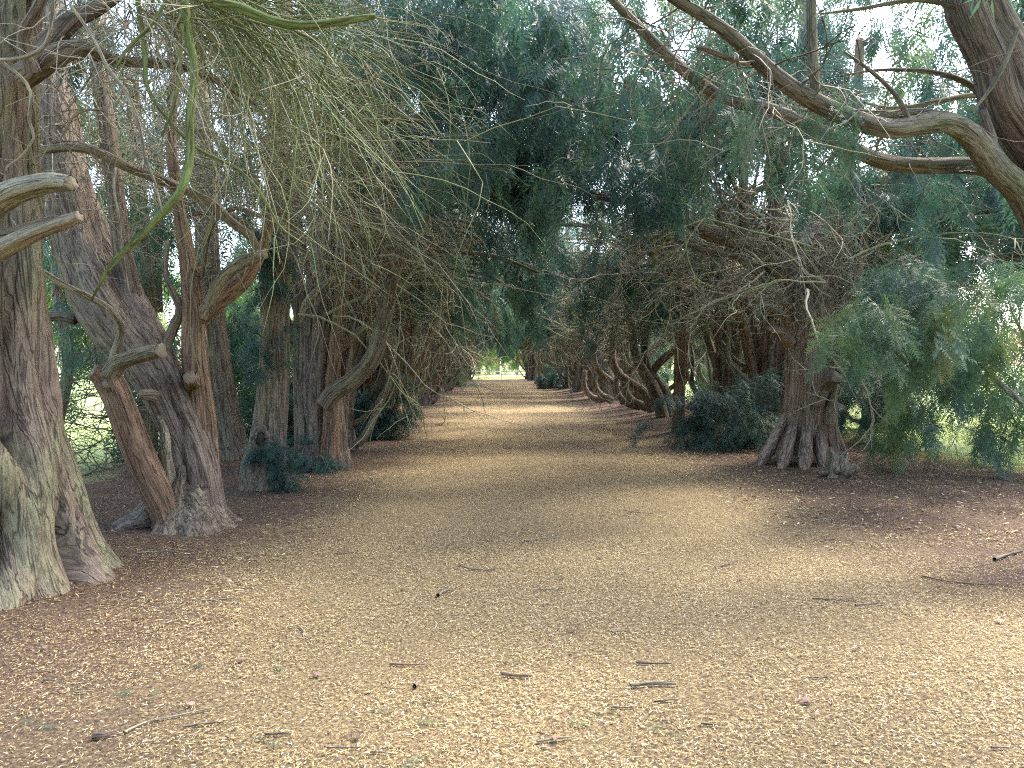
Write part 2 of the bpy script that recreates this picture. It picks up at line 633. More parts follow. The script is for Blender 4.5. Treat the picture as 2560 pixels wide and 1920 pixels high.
def walk(rg, start, d, ln, K, wig, sag, up=0.0):
    M = len(start)
    pts = np.empty((M, K, 3))
    pts[:, 0] = start
    d = norm(d)
    st = (ln / (K - 1))[:, None]
    drift = rg.normal(0, 1, (M, 3)) * 0.12
    for k in range(1, K):
        d = norm(d + rg.normal(0, 1, (M, 3)) * wig + drift + np.array([0, 0, -1.]) * (sag * (k / K))[:, None] + np.array([0, 0, up]) * (k / K))
        pts[:, k] = pts[:, k - 1] + d * st
    return pts


def twigs(mb, rg, start, d, ln, r0, K=7, wig=0.25, sag=0.2, tint=0.5, tvar=0.12, kids=2, kid_len=0.5, lev=1, sides=3, up=0.0, tmin=0.25):
    M = len(start)
    if M == 0:
        return
    ln = np.broadcast_to(ln, (M,))
    r0 = np.broadcast_to(r0, (M,))
    sag_a = np.broadcast_to(sag, (M,))
    pts = walk(rg, start, d, ln, K, wig, sag_a, up)
    taper = np.linspace(1.25, 0.25, K)[None]
    tn = np.clip(np.broadcast_to(tint, (M,)) + rg.normal(0, tvar, M), 0.0, 1.0)
    tubes(mb, pts, r0[:, None] * taper, tn, sides)
    if lev > 0 and kids > 0:
        idx = np.repeat(np.arange(M), kids)
        f = tmin + (0.95 - tmin) * rg.random(len(idx))
        kk = np.minimum((f * (K - 1)).astype(int), K - 2)
        w = (f * (K - 1) - kk)[:, None]
        sp = pts[idx, kk] * (1 - w) + pts[idx, kk + 1] * w
        tg = norm(pts[idx, kk + 1] - pts[idx, kk])
        nd = norm(tg + rg.normal(0, 0.55, (len(idx), 3)))
        twigs(mb, rg, sp, nd, ln[idx] * kid_len * (0.5 + rg.random(len(idx))), r0[idx] * 0.6, max(4, K - 1), wig, sag_a[idx],
              tn[idx], tvar * 0.6, max(0, kids - 1), kid_len, lev - 1, sides, up, tmin)


# ------------------------------------------------------------------ yew sprays
def make_spray(rg, hi):
    """flat feathery shoot, axis +X, about 0.32 m"""
    V, T = [], []

    def tri(a, b, c):
        n = len(V)
        V.extend([a, b, c])
        T.append((n, n + 1, n + 2))

    Ln = 0.34
    nsh = 9 if hi else 11

    def axis(t):
        return np.array([Ln * t, 0.02 * math.sin(t * 5 + ph), -0.07 * t * t])

    ph = rg.random() * 6
    ends = []
    for k in range(nsh):
        t = 0.12 + 0.8 * k / (nsh - 1)
        sd = 1 if k % 2 else -1
        ang = math.radians(rg.uniform(38, 62)) * sd
        l = rg.uniform(0.09, 0.16) * (1.15 - 0.6 * t)
        if k == nsh - 1:
            ang, l = rg.uniform(-.2, .2), 0.10
        o = axis(t)
        d = np.array([math.cos(ang), math.sin(ang), rg.uniform(-0.45, 0.05)])
        ends.append((o, d / np.linalg.norm(d), l))
    for o, d, l in ends:
        sdv = np.cross(d, Z3)
        sdv /= np.linalg.norm(sdv)
        if hi:
            nn = 10
            for i in range(nn):
                f = (i + 0.5) / nn
                c = o + d * l * f + np.array([0, 0, -0.25 * l * f * f])
                s = 1 if i % 2 else -1
                nl = 0.031 * (1.1 - 0.5 * f) * rg.uniform(.85, 1.15)
                tip = c + d * nl * 0.75 + sdv * s * nl + Z3 * rg.uniform(-.006, .004)
                wv = d * 0.0068
                tri(c - wv, c + wv, tip)
        else:
            w = 0.0115
            a = o
            m1 = o + d * l * 0.45 + sdv * w
            m2 = o + d * l * 0.45 - sdv * w
            e = o + d * l * 1.12 + np.array([0, 0, -0.25 * l])
            n = len(V)
            V.extend([a, m1, m2, e])
            T.extend([(n, n + 1, n + 2), (n + 1, n + 3, n + 2)])
    # the axis itself
    for k in range(3):
        a, b = axis(k / 3), axis((k + 1) / 3)
        w = np.array([0, 0.004, 0])
        tri(a - w, a + w, b)
    return np.array(V), np.array(T)


_rs = np.random.default_rng(11)
SPRAY = {True: [make_spray(_rs, True) for _ in range(5)], False: [make_spray(_rs, False) for _ in range(5)]}


def add_sprays(mb, rg, pos, ax, scale, tint, hi):
    ax = norm(ax)
    up = norm(np.array([0, 0, 1.]) + rg.normal(0, 0.45, pos.shape))
    y = norm(np.cross(up, ax))
    z = np.cross(ax, y)
    Rm = np.stack([ax, y, z], -1) * scale[:, None, None]
    var = rg.integers(0, 5, len(pos))
    for k in range(5):
        m = var == k
        if not m.any():
            continue
        V, T = SPRAY[hi][k]
        v = np.einsum('mij,nj->mni', Rm[m], V) + pos[m][:, None]
        t = (np.arange(m.sum())[:, None, None] * len(V) + T[None]).reshape(-1, 3)
        mb.add(v.reshape(-1, 3), t, None, np.repeat(np.clip(tint[m], 0, 1), len(V)))


def boughs(fb, tb, rg, start, d, ln, tint, n=40, hi=False, sag=0.35, veil=0.35, size=1.0, stem_r=0.007):
    """leafy boughs: a sagging stem set with sprays, some hanging below it as a veil"""
    B = len(start)
    if B == 0:
        return
    K = 8
    ln = np.broadcast_to(ln, (B,))
    tint = np.minimum(np.broadcast_to(tint, (B,)), .74)
    p = walk(rg, start, d, ln, K, 0.12, np.full(B, sag))
    if tb is not None:
        tubes(tb, p, np.linspace(1, 0.3, K)[None] * np.full((B, 1), stem_r), np.clip(rg.normal(0.3, 0.2, B), 0, 1))
    idx = np.repeat(np.arange(B), n)
    f = 0.1 + 0.9 * rg.random(len(idx)) ** 0.8
    kk = np.minimum((f * (K - 1)).astype(int), K - 2)
    w = (f * (K - 1) - kk)[:, None]
    c = p[idx, kk] * (1 - w) + p[idx, kk + 1] * w
    tg = norm(p[idx, kk + 1] - p[idx, kk])
    side = norm(np.cross(tg, Z3)) * np.where(rg.random(len(idx)) < .5, -1, 1)[:, None]
    spread = (0.30 * (1.15 - f) * rg.random(len(idx)))[:, None]
    h = veil * rg.random(len(idx)) ** 1.5
    c = c + side * spread * ln[idx][:, None] + rg.normal(0, 0.03, c.shape)
    c[:, 2] -= h
    ax = 0.7 * tg + 0.75 * side + np.array([0, 0, -1.]) * (0.15 + 0.9 * rg.random(len(idx)) + 1.2 * h)[:, None]
    add_sprays(fb, rg, c, ax, size * (0.75 + 0.5 * rg.random(len(idx))), tint[idx] + rg.normal(0, 0.09, len(idx)), hi)


def uni(rg, a, b, n):
    return a + (b - a) * rg.random(n)


def crown(fb, tb, rg, side, base, n_over=26, n_curt=30, n_top=3, spr=42, hi=False, tint=0.35, zlo=3.7, ylen=1.7, over_x=(0.2, 3.6), curt_x=(1.6, 3.2), size=1.0):
    """foliage of one avenue yew: a ceiling over the path (side = +1 when the path lies towards +X), a curtain on the field side, a top"""
    b = np.asarray(base)
    n = n_over
    st = np.stack([side * uni(rg, *over_x, n), uni(rg, -ylen, ylen, n), uni(rg, zlo, zlo + 2.3, n)], -1)
    d = np.stack([side * uni(rg, 0.2, 1.0, n), rg.normal(0, .6, n), uni(rg, -.25, .3, n)], -1)
    boughs(fb, tb, rg, b + st, d, uni(rg, 1.0, 1.9, n), rg.normal(tint, .08, n), spr, hi, 0.35, 0.35, size)
    n = n_curt
    st = np.stack([-side * uni(rg, *curt_x, n), uni(rg, -ylen, ylen, n), uni(rg, 0.9, 6.5, n)], -1)
    d = np.stack([-side * uni(rg, 0.3, 1.0, n), rg.normal(0, .5, n), uni(rg, -.5, .15, n)], -1)
    boughs(fb, tb, rg, b + st, d, uni(rg, 0.9, 1.8, n), rg.normal(tint + .15, .1, n), spr, hi, 0.4, 0.4, size)
    n = n_top
    st = np.stack([uni(rg, -1.8, 1.8, n), uni(rg, -ylen, ylen, n), uni(rg, 5.5, 8.0, n)], -1)
    d = rg.normal(0, 1, (n, 3)) * np.array([1, 1, .3])
    boughs(fb, tb, rg, b + st, d, uni(rg, 1.0, 1.8, n), rg.normal(tint + .1, .08, n), spr, hi, 0.3, 0.3, size)


def dead_fan(tb, rg, side, base, n=120, zc=(2.7, 4.6), xc=(0.1, 1.0), ylen=1.2, ln=(0.9, 2.2), r=(0.004, 0.008), tint=0.55, green=0.3, K=8, kids=2, lev=1, sag=0.28, dz=(-.3, .45)):
    """shade-killed bare twigs arching over the path"""
    b = np.asarray(base)
    st = b + np.stack([side * uni(rg, *xc, n), uni(rg, -ylen, ylen, n), uni(rg, *zc, n)], -1)
    d = np.stack([side * uni(rg, 0.3, 1.0, n), rg.normal(0, .55, n), uni(rg, *dz, n)], -1)
    tn = np.where(rg.random(n) < green, uni(rg, .78, 1.0, n), rg.normal(tint, .14, n))
    twigs(tb, rg, st, d, uni(rg, *ln, n), uni(rg, *r, n), K, 0.17, sag, tn, 0.05, kids, 0.5, lev)


def dead_tangle(tb, rg, base, n=160, rad=0.7, z=(1.9, 3.8), ln=(0.35, 1.1), r=(0.003, 0.006), tint=0.58, K=7, kids=2, lev=1, sag=0.3):
    """crooked whiskers hanging round the upper trunk"""
    b = np.asarray(base)
    a = uni(rg, 0, 6.283, n)
    rr = rad * np.sqrt(rg.random(n))
    st = b + np.stack([np.cos(a) * rr, np.sin(a) * rr, uni(rg, *z, n)], -1)
    d = np.stack([np.cos(a), np.sin(a), uni(rg, -.8, .6, n)], -1)
    twigs(tb, rg, st, d, uni(rg, *ln, n), uni(rg, *r, n), K, 0.38, sag, tint, 0.14, kids, 0.55, lev)


def bare_branches(tb, rg, side, base, n, z=(2.2, 4.8)):
    """longer bare branches reaching over the path, forking"""
    b = np.asarray(base)
    st = b + np.stack([side * uni(rg, -.2, 1.2, n), uni(rg, -1.2, 1.2, n), uni(rg, *z, n)], -1)
    d = np.stack([side * uni(rg, .4, 1.0, n), rg.normal(0, .6, n), uni(rg, -.1, .5, n)], -1)
    tn = np.where(rg.random(n) < .4, uni(rg, .76, .95, n), rg.normal(.5, .14, n))
    twigs(tb, rg, st, d, uni(rg, 1.6, 3.4, n), uni(rg, .011, .024, n), 12, .17, .12, tn, .05, 4, .45, 2, sides=5)


def stems_ring(n, rg, off=0.5, q=0.5):
    return [(2 * math.pi * k / n + rg.uniform(-.3, .3), off * rg.uniform(.75, 1.2), q * rg.uniform(.75, 1.2)) for k in range(n)]


# ------------------------------------------------------------------ ground
def build_ground():
    xs = np.concatenate([np.linspace(-600, -30, 10), np.linspace(-25, -13, 7), np.linspace(-12, 14, 131), np.linspace(15, 27, 7), np.linspace(35, 600, 10)])
    ys = np.concatenate([np.linspace(-300, -10, 8), np.linspace(-6, 24, 150), np.linspace(24.5, 95, 110), np.linspace(100, 900, 14)])
    X, Y = np.meshgrid(xs, ys)
    Zh = hgt(X, Y)
    v = np.stack([X, Y, Zh], -1).reshape(-1, 3)
    nx, ny = len(xs), len(ys)
    i = np.arange(ny - 1)[:, None] * nx
    j = np.arange(nx - 1)[None]
    q = np.stack([i + j, i + j + 1, i + nx + j + 1, i + nx + j], -1).reshape(-1, 4)
    mb = MB()
    mb.add(v, None, q)
    o = mb.build('ground', M_GROUND, None, True)
    o['kind'] = 'structure'


build_ground()


def build_litter():
    rg = np.random.default_rng(3)
    mb = MB()

    def patch(n, x0, x1, y0, y1, ln, wd, segs, fan=True):
        y = np.sqrt(uni(rg, y0 * y0, y1 * y1, n)) if fan else uni(rg, y0, y1, n)
        x = uni(rg, 0, 1, n)
        if fan:
            lo, hi = np.maximum(x0, -0.70 * y - 0.4), np.minimum(x1, 0.76 * y + 0.4)
            x = lo + (hi - lo) * x
        else:
            x = x0 + (x1 - x0) * x
        w = np.stack([x * 0.55, y * 0.55, 0 * x], -1)
        big = fbm(w, 21, 3)
        pm = 1 - sstep(1.9, 3.8, np.abs(x - 0.7) + (big - .5) * 2.4)
        # bare patches in the carpet
        w2 = np.stack([x * 2.2, y * 2.2, 0 * x], -1)
        bare = fbm(w2, 41, 2)
        keep = (bare < 0.60 + 0.12 * rg.random(n)) | (rg.random(n) < .35)
        x, y, pm, big = x[keep], y[keep], pm[keep], big[keep]
        n = len(x)
        z = hgt(x, y) + uni(rg, 0.002, 0.016, n)
        a = uni(rg, 0, 6.283, n)
        L = ln * uni(rg, .55, 1.35, n)
        wdt = wd * uni(rg, .7, 1.3, n)
        curl = rg.normal(0, 1.4, n)
        lift = uni(rg, -.1, .5, n)
        K = segs + 1
        p = np.stack([x, y, z], -1)
        L1, Rr = [], []
        for k in range(K):
            aa = a + curl * (k / segs - .5)
            dr = np.stack([np.cos(aa), np.sin(aa), lift * math.cos(3.1416 * k / segs)], -1)
            if k:
                p = p + dr * (L / segs)[:, None]
            tl = uni(rg, -.5, .5, n)
            sd = np.stack([-np.sin(aa), np.cos(aa), tl], -1) * (wdt * (1.0 if 0 < k < segs else 0.55))[:, None] * .5
            L1.append(p + sd)
            Rr.append(p - sd)
        v = np.stack([np.stack(L1, 1), np.stack(Rr, 1)], 2)          # n,K,2,3
        base = (np.arange(n) * K * 2)[:, None]
        kk = np.arange(segs)[None] * 2
        q = np.stack([base + kk, base + kk + 1, base + kk + 3, base + kk + 2], -1).reshape(-1, 4)
        t_path = np.clip(rg.normal(.64, .25, n), 0, .95)
        t_side = np.clip(rg.normal(.36, .22, n), 0, .9)
        tn = np.where(rg.random(n) < pm, t_path, t_side)
        tn = np.where(rg.random(n) < .012 + .06 * sstep(3.0, 5.5, x), uni(rg, .95, 1, n), tn)
        mb.add(v.reshape(-1, 3), None, q, np.repeat(tn, K * 2))

    patch(110000, -6, 6, 2.6, 7.0, 0.021, 0.0042, 2)
    patch(110000, -6, 6, 2.6, 7.0, 0.014, 0.0036, 1)
    patch(130000, -6.5, 8.5, 7.0, 13.0, 0.026, 0.0060, 1)
    patch(9000, 2.6, 8.5, 6.5, 14.0, 0.05, 0.020, 1)
    patch(5000, -6.0, -1.6, 4.5, 12.0, 0.05, 0.016, 1)
    patch(52000, -6.5, 8.5, 13.0, 26.0, 0.05, 0.013, 1)
    patch(22000, -4.5, 6.0, 26.0, 60.0, 0.085, 0.024, 1, False)
    o = mb.build('needle_litter', M_LITTER)
    o['kind'] = 'stuff'
    tag(o, 'golden brown carpet of fallen yew needles and scales on the path', 'litter')


build_litter()


def build_grass():
    rg = np.random.default_rng(8)
    mb = MB()

    def patch(n, x0, x1, y0, y1, h):
        x, y = uni(rg, x0, x1, n), uni(rg, y0, y1, n)
        z = hgt(x, y)
        a = uni(rg, 0, 6.283, n)
        H = h * uni(rg, .5, 1.3, n)
        b = np.stack([x, y, z], -1)
        wv = np.stack([np.cos(a), np.sin(a), 0 * a], -1) * 0.006
        tip = b + np.stack([rg.normal(0, .35, n) * H, rg.normal(0, .35, n) * H, H], -1)
        v = np.stack([b - wv, b + wv, tip], 1)
        mb.add(v.reshape(-1, 3), np.arange(n * 3).reshape(-1, 3), None, np.repeat(np.clip(rg.normal(.5, .22, n), 0, 1), 3))

    patch(14000, 6.8, 16, 11, 24, 0.09)
    patch(12000, -15, -6.2, 5, 20, 0.09)
    patch(9000, -5, 7, 86, 96, 0.16)
    o = mb.build('grass', M_GRASS)
    o['kind'] = 'stuff'
    tag(o, 'short sunlit meadow grass outside the yew rows', 'grass')


build_grass()


# ------------------------------------------------------------------ hero trees
def px_limb(parent, spec, mat, name='limb', sides=12, seed=0, cut=False, wscale=1.0, **kw):
    """spec: list of (u, v, Y, width px)"""
    pts = [P(u, v, Y) for u, v, Y, w in spec]
    rad = [px(w * wscale, Y) / 2 for u, v, Y, w in spec]
    mb = MB()
    if cut:
        kw.setdefault('lump', .2)
        kw.setdefault('flute', .16)
        kw['cap'] = False
    p, r, t = limb(mb, pts, rad, sides=sides, seed=seed, **kw)
    o = mb.build(name, mat, parent, True)
    if cut:
        m2 = MB()
        disc(m2, p[-1], t[-1], r[-1] * 1.12, seed)
        m2.build('cut_face', M_CUT, o)
    return o


def along(spec_objs_pts, rg, n):
    """random points on a list of polylines"""
    out = []
    for _ in range(n):
        pl = spec_objs_pts[rg.integers(len(spec_objs_pts))]
        i = rg.integers(len(pl) - 1)
        out.append(pl[i] + (pl[i + 1] - pl[i]) * rg.random())
    return np.array(out)


def on_ground(x, y):
    return np.array([x, y, float(hgt(np.array(x), np.array(y)))])


# --- the big olive fluted trunk beside the camera
def tree_olive():
    rg = np.random.default_rng(101)
    b = on_ground(-3.74, 5.65)
    T = thing('yew_tree', 'stout olive-green fluted yew trunk with sawn-off limb stubs and mossy hanging branches', 'tree', b)
    mb = MB()
    st = [(0., 0., .76)] + [(a_, .79 * rg.uniform(.95, 1.06), .215 * rg.uniform(.9, 1.2)) for a_ in (-2.75, -2.3, -1.78, -1.38, -.98, -.52, -.05, .5, 1.1, 1.8, 2.5, 3.1)]
    fluted(mb, [b + np.array(o) for o in ((0, 0, -.12), (.0, 0, .5), (-.03, .02, 1.2), (-.06, .05, 2.0), (-.10, .08, 3.0), (-.05, .1, 4.2), (.05, .2, 6.0))],
           [.74, .64, .54, .48, .45, .41, .28], st, sides=190, seg=.028, flare=.30, flare_h=.30, twist=.05, seed=4, rough=.045, sharp=45)
    mb.build('trunk', M_BARK_OLIVE, T, True)
    # dark limb and its continuation
    px_limb(T, [(60, 190, 5.5, 60), (130, 145, 5.4, 62), (200, 120, 5.5, 40), (290, 150, 5.7, 26), (434, 164, 6.0, 20), (521, 193, 6.2, 15), (640, 260, 6.4, 9)], M_BARK_GREY, seed=8)
    px_limb(T, [(100, 150, 5.5, 60), (170, 60, 5.5, 46), (260, 10, 5.6, 34), (350, -60, 5.7, 26)], M_BARK_PURPLE, seed=9)
    px_limb(T, [(80, 180, 5.3, 40), (60, 90, 5.2, 30), (100, 10, 5.1, 24), (130, -80, 5.0, 20)], M_BARK_PURPLE, seed=10)
    # sawn stubs in front
    px_limb(T, [(-190, 640, 5.5, 70), (-60, 545, 4.9, 64), (20, 488, 4.7, 58), (80, 464, 4.6, 52), (135, 456, 4.55, 46), (178, 459, 4.5, 38)], M_WOOD, sides=24, seed=12, cut=True, lump=.16, flute=.12)
    px_limb(T, [(-190, 700, 5.5, 60), (-60, 650, 4.9, 56), (20, 615, 4.75, 48), (96, 579, 4.65, 38), (198, 541, 4.6, 27)], M_WOOD, sides=20, seed=13, cut=True, lump=.18, flute=.15)
    px_limb(T, [(-60, 610, 4.95, 30), (30, 580, 4.85, 28), (90, 560, 4.8, 22), (138, 543, 4.78, 12)], M_BARK_PURPLE, sides=14, seed=14, lump=.2)
    # mossy overhead branch and the long green hanging one
    px_limb(T, [(300, -110, 5.2, 30), (420, -50, 5.1, 28), (521, 0, 5.0, 25), (603, 19, 5.0, 23), (675, 50, 5.0, 22), (752, 64, 5.0, 21), (860, 53, 5.0, 19), (938, 40, 5.0, 13)], M_MOSSY, sides=16, seed=15)
    px_limb(T, [(455, -60, 5.4, 20), (468, 60, 5.3, 19), (486, 180, 5.2, 19), (474, 300, 5.1, 20), (474, 400, 5.1, 20), (450, 480, 5.0, 19), (395, 545, 5.0, 17), (330, 610, 5.0, 15), (276, 665, 5.0, 12), (228, 752, 5.0, 5)], M_MOSSY, sides=12, seed=16)
    for k, sp in enumerate([
        [(345, 0, 5.3, 13), (362, 130, 5.3, 11), (368, 215, 5.2, 10), (420, 300, 5.2, 9), (500, 375, 5.3, 9), (590, 420, 5.4, 8), (650, 480, 5.4, 7), (700, 565, 5.5, 5), (760, 610, 5.5, 3)],
        [(415, 0, 5.2, 9), (380, 60, 5.2, 9), (320, 120, 5.2, 8), (290, 170, 5.2, 6)],
        [(455, 60, 5.1, 9), (450, 160, 5.1, 8), (435, 260, 5.1, 8), (405, 340, 5.1, 5)],
        [(175, 10, 4.9, 8), (230, 90, 4.9, 8), (270, 170, 4.9, 8), (320, 240, 4.9, 9), (350, 320, 4.9, 9), (364, 400, 4.9, 8), (385, 450, 4.9, 7), (405, 530, 4.9, 4)],
        [(132, 0, 4.7, 8), (130, 50, 4.7, 9), (115, 110, 4.7, 10), (70, 140, 4.7, 9), (0, 150, 4.7, 9), (-60, 140, 4.7, 8)],
        [(0, 150, 4.8, 8), (50, 190, 4.8, 8), (76, 230, 4.8, 8), (72, 300, 4.8, 7), (85, 345, 4.8, 7), (50, 395, 4.8, 6), (15, 420, 4.8, 6), (14, 470, 4.8, 4)],
        [(290, 420, 5.6, 7), (285, 470, 5.5, 7), (300, 560, 5.5, 6), (308, 640, 5.5, 5), (325, 740, 5.5, 2)],
        [(265, 275, 5.6, 6), (215, 275, 5.5, 7), (180, 295, 5.5, 7), (160, 335, 5.5, 5), (140, 355, 5.5, 3)],
        [(690, 60, 5.6, 7), (800, 110, 5.6, 8), (815, 150, 5.6, 8), (795, 210, 5.6, 6), (800, 265, 5.6, 3)],
    ]):
        px_limb(T, sp, M_MOSSY if k in (0, 1, 2, 8) else M_WOOD, name='hanging_branch', sides=8, seed=20 + k, lump=.1, seg=.05)
    tb = MB()
    # the mossy fan at the top left
    n = 330
    u = uni(rg, 330, 620, n)
    st = np.array([P(uu, uni(rg, -120, 60, 1)[0], uni(rg, 5.3, 7.2, 1)[0]) for uu in u])
    d = np.stack([uni(rg, .3, 1.0, n), uni(rg, -.2, .9, n), uni(rg, -.75, -.05, n)], -1)
    g = np.clip((u - 330) / 290 + rg.normal(0, .25, n), 0, 1)
    twigs(tb, rg, st, d, uni(rg, .9, 2.3, n), uni(rg, .0030, .0085, n), 9, .15, .16, .72 + .28 * g, .05, 2, .45, 1)
    # pale whiskers left of it
    n = 120
    st = np.array([P(uu, vv, yy) for uu, vv, yy in zip(uni(rg, 120, 480, n), uni(rg, -80, 160, n), uni(rg, 5.2, 6.5, n))])
    d = np.stack([rg.normal(.1, .5, n), rg.normal(0, .4, n), uni(rg, -1, -.2, n)], -1)
    twigs(tb, rg, st, d, uni(rg, .4, 1.3, n), uni(rg, .003, .006, n), 8, .24, .2, .62, .1, 2, .5, 1)
    dead_tangle(tb, rg, b + [0, .6, 0], 120, .8, (2.4, 5.0), tint=.5)
    tb.build('dead_twigs', M_TWIG, T, kind='stuff')
    fb, sb = MB(), MB()
    crown(fb, sb, rg, 1, b + [0, -.8, 0], n_over=30, n_curt=10, n_top=3, spr=40, zlo=5.2, over_x=(-.5, 3.2), size=1.1)  # extra ceiling boughs added over the path to shade the near ground
    fb.build('foliage', M_LEAF, T, kind='stuff')
    sb.build('bough_stems', M_TWIG, T, kind='stuff')


# --- leaning purple trunk with debarked stem
def tree_leaning():
    rg = np.random.default_rng(102)
    b = on_ground(*P(470, 1300, 7.75)[:2])
    T = thing('yew_tree', 'leaning purple-brown yew with a peeled reddish stem sawn off beside it', 'tree', b)
    mb = MB()
    sp = [(500, 1330, 7.8, 128), (490, 1200, 7.8, 112), (462, 1090, 7.85, 104), (415, 985, 7.9, 112), (372, 900, 8.0, 138), (310, 820, 8.1, 170), (258, 740, 8.2, 172), (215, 640, 8.3, 150), (180, 520, 8.4, 130), (150, 380, 8.5, 110), (130, 200, 8.6, 90), (120, 0, 8.7, 70)]
    fluted(mb, [P(u, v, Y) for u, v, Y, w in sp], [px(w, Y) / 2 for u, v, Y, w in sp],
           [(0, .45, .55), (1.1, .45, .5), (2.2, .5, .5), (3.2, .45, .5), (4.2, .5, .52), (5.2, .5, .5)], sides=84, seg=.035, flare=.75, flare_h=.22, twist=.3, seed=6, rough=.06)
    mb.build('trunk', M_BARK_PURPLE, T, True)
    # knotted foot that joins the stems
    mb = MB()
    fc = P(455, 1318, 7.68)
    fluted(mb, [fc + [0, 0, -.05], fc + [-.01, 0, .12], fc + [-.02, 0, .3], fc + [0, .03, .62]], [.50, .41, .30, .14], stems_ring(11, rg, .7, .3), sides=110, seg=.022, flare=.5, flare_h=.12, twist=.5, seed=77, rough=.13)
    mb.build('root_burl', M_BARK_GREY, T, True)
    for k, (u1, v1) in enumerate([(588, 1300), (560, 1322), (520, 1332), (460, 1334), (395, 1330), (365, 1312)]):
        e = P(u1, v1, CAM_H * 1925 / (v1 - 912))
        e = on_ground(e[0], e[1])
        mb = MB()
        a0 = fc + [(e[0] - fc[0]) * .3, (e[1] - fc[1]) * .3, .22]
        limb(mb, [a0, a0 * .4 + e * .6 - [0, 0, .03], e - [0, 0, .03]], [.085, .06, .02], sides=12, seg=.03, seed=170 + k, lump=.3)
        mb.build('root', M_BARK_PURPLE, T, True)
    # peeled stem, sawn end, side branch
    px_limb(T, [(430, 1320, 7.45, 86), (412, 1270, 7.45, 74), (372, 1190, 7.4, 72), (335, 1110, 7.35, 70), (305, 1030, 7.3, 66), (285, 980, 7.3, 66), (262, 945, 7.3, 64), (232, 930, 7.25, 42)], M_BARK_RED, sides=28, seed=31, cut=True, lump=.14, flute=.14, nfl=5, seg=.035)
    px_limb(T, [(262, 965, 7.3, 50), (280, 930, 7.25, 42), (300, 905, 7.2, 40), (345, 890, 7.1, 36), (385, 878, 7.05, 36), (403, 876, 7.0, 37)], M_WOOD, sides=18, seed=32, cut=True, lump=.14, seg=.03)
    px_limb(T, [(275, 935, 7.3, 26), (288, 880, 7.3, 22), (303, 830, 7.25, 20), (292, 795, 7.2, 19), (262, 765, 7.15, 18), (220, 742, 7.1, 18), (160, 712, 7.0, 17), (95, 675, 6.9, 16), (30, 640, 6.8, 12)], M_WOOD, sides=12, seed=33, seg=.05)
    # knob on the stub
    px_limb(T, [(275, 975, 7.25, 24), (268, 965, 7.1, 20), (262, 962, 7.02, 16)], M_WOOD, sides=12, seed=34, cut=True, seg=.02)
    # upright red stem
    mb = MB()
    sp = [(522, 1260, 7.95, 60), (512, 1150, 7.95, 62), (505, 1060, 7.95, 64), (492, 950, 7.95, 62), (486, 850, 7.95, 60), (484, 760, 7.95, 54), (472, 660, 8.0, 44), (456, 570, 8.05, 38), (440, 480, 8.1, 34), (428, 340, 8.2, 28), (440, 180, 8.3, 22), (460, 0, 8.4, 16)]
    fluted(mb, [P(u, v, Y) for u, v, Y, w in sp], [px(w, Y) / 2 for u, v, Y, w in sp], [(0, .5, .5), (1.5, .5, .45), (3.0, .5, .5), (4.4, .5, .5)], sides=52, seg=.04, flare=.3, twist=.4, seed=9, rough=.07, ground=False)
    mb.build('stem', M_BARK_RED, T, True)
    px_limb(T, [(505, 790, 7.95, 34), (525, 755, 7.9, 32), (560, 695, 7.8, 32), (600, 660, 7.7, 32), (640, 640, 7.6, 31), (662, 634, 7.55, 27)], M_WOOD, sides=18, seed=36, cut=True, lump=.15, seg=.04)
    px_limb(T, [(500, 800, 8.0, 40), (545, 752, 8.0, 46), (595, 715, 8.0, 42), (632, 668, 8.0, 34), (660, 610, 8.0, 26), (680, 545, 8.0, 16)], M_BARK_RED, sides=16, seed=37, lump=.15)
    px_limb(T, [(480, 960, 7.9, 42), (478, 950, 7.7, 40), (474, 943, 7.58, 34)], M_BARK_RED, sides=18, seed=38, cut=True, seg=.02)
    px_limb(T, [(420, 990, 7.85, 34), (390, 988, 7.7, 30), (352, 986, 7.6, 25)], M_WOOD, sides=14, seed=39, cut=True, seg=.03)
    px_limb(T, [(440, 940, 7.9, 26), (415, 880, 7.9, 26), (432, 820, 7.9, 25), (450, 770, 7.9, 22), (415, 690, 7.9, 12), (420, 600, 7.9, 9)], M_BARK_PURPLE, sides=12, seed=40)
    px_limb(T, [(448, 1270, 7.6, 30), (425, 1190, 7.55, 30), (412, 1130, 7.5, 30), (415, 1095, 7.5, 22), (398, 1040, 7.55, 14)], M_WOOD, sides=14, seed=41, lump=.2)
    # dark stem rising from the lean and the long dark bow of a branch
    px_limb(T, [(330, 790, 8.1, 62), (322, 700, 8.1, 48), (302, 600, 8.1, 44), (285, 450, 8.1, 42), (265, 300, 8.1, 40), (245, 140, 8.2, 36), (250, 0, 8.3, 30)], M_BARK_PURPLE, sides=18, seed=42)
    px_limb(T, [(60, 385, 7.2, 22), (106, 376, 7.2, 22), (169, 367, 7.2, 22), (232, 376, 7.2, 23), (314, 415, 7.3, 24), (386, 444, 7.4, 24), (458, 473, 7.5, 23), (531, 511, 7.6, 23), (579, 555, 7.7, 22), (627, 593, 7.8, 22), (650, 640, 7.9, 18)], M_BARK_GREY, sides=14, seed=43, lump=.16)
    px_limb(T, [(60, 830, 8.3, 20), (130, 790, 8.3, 22), (190, 800, 8.3, 24)], M_BARK_PURPLE, sides=12, seed=44)
    px_limb(T, [(505, 690, 8.0, 14), (530, 560, 7.9, 13), (590, 520, 7.9, 12), (650, 540, 7.8, 12), (720, 530, 7.8, 10)], M_BARK_GREY, sides=10, seed=45)
    tb = MB()
    n = 640
    st = np.array([P(a, c, e) for a, c, e in zip(uni(rg, 120, 780, n), uni(rg, 40, 520, n), uni(rg, 7.8, 10.0, n))])
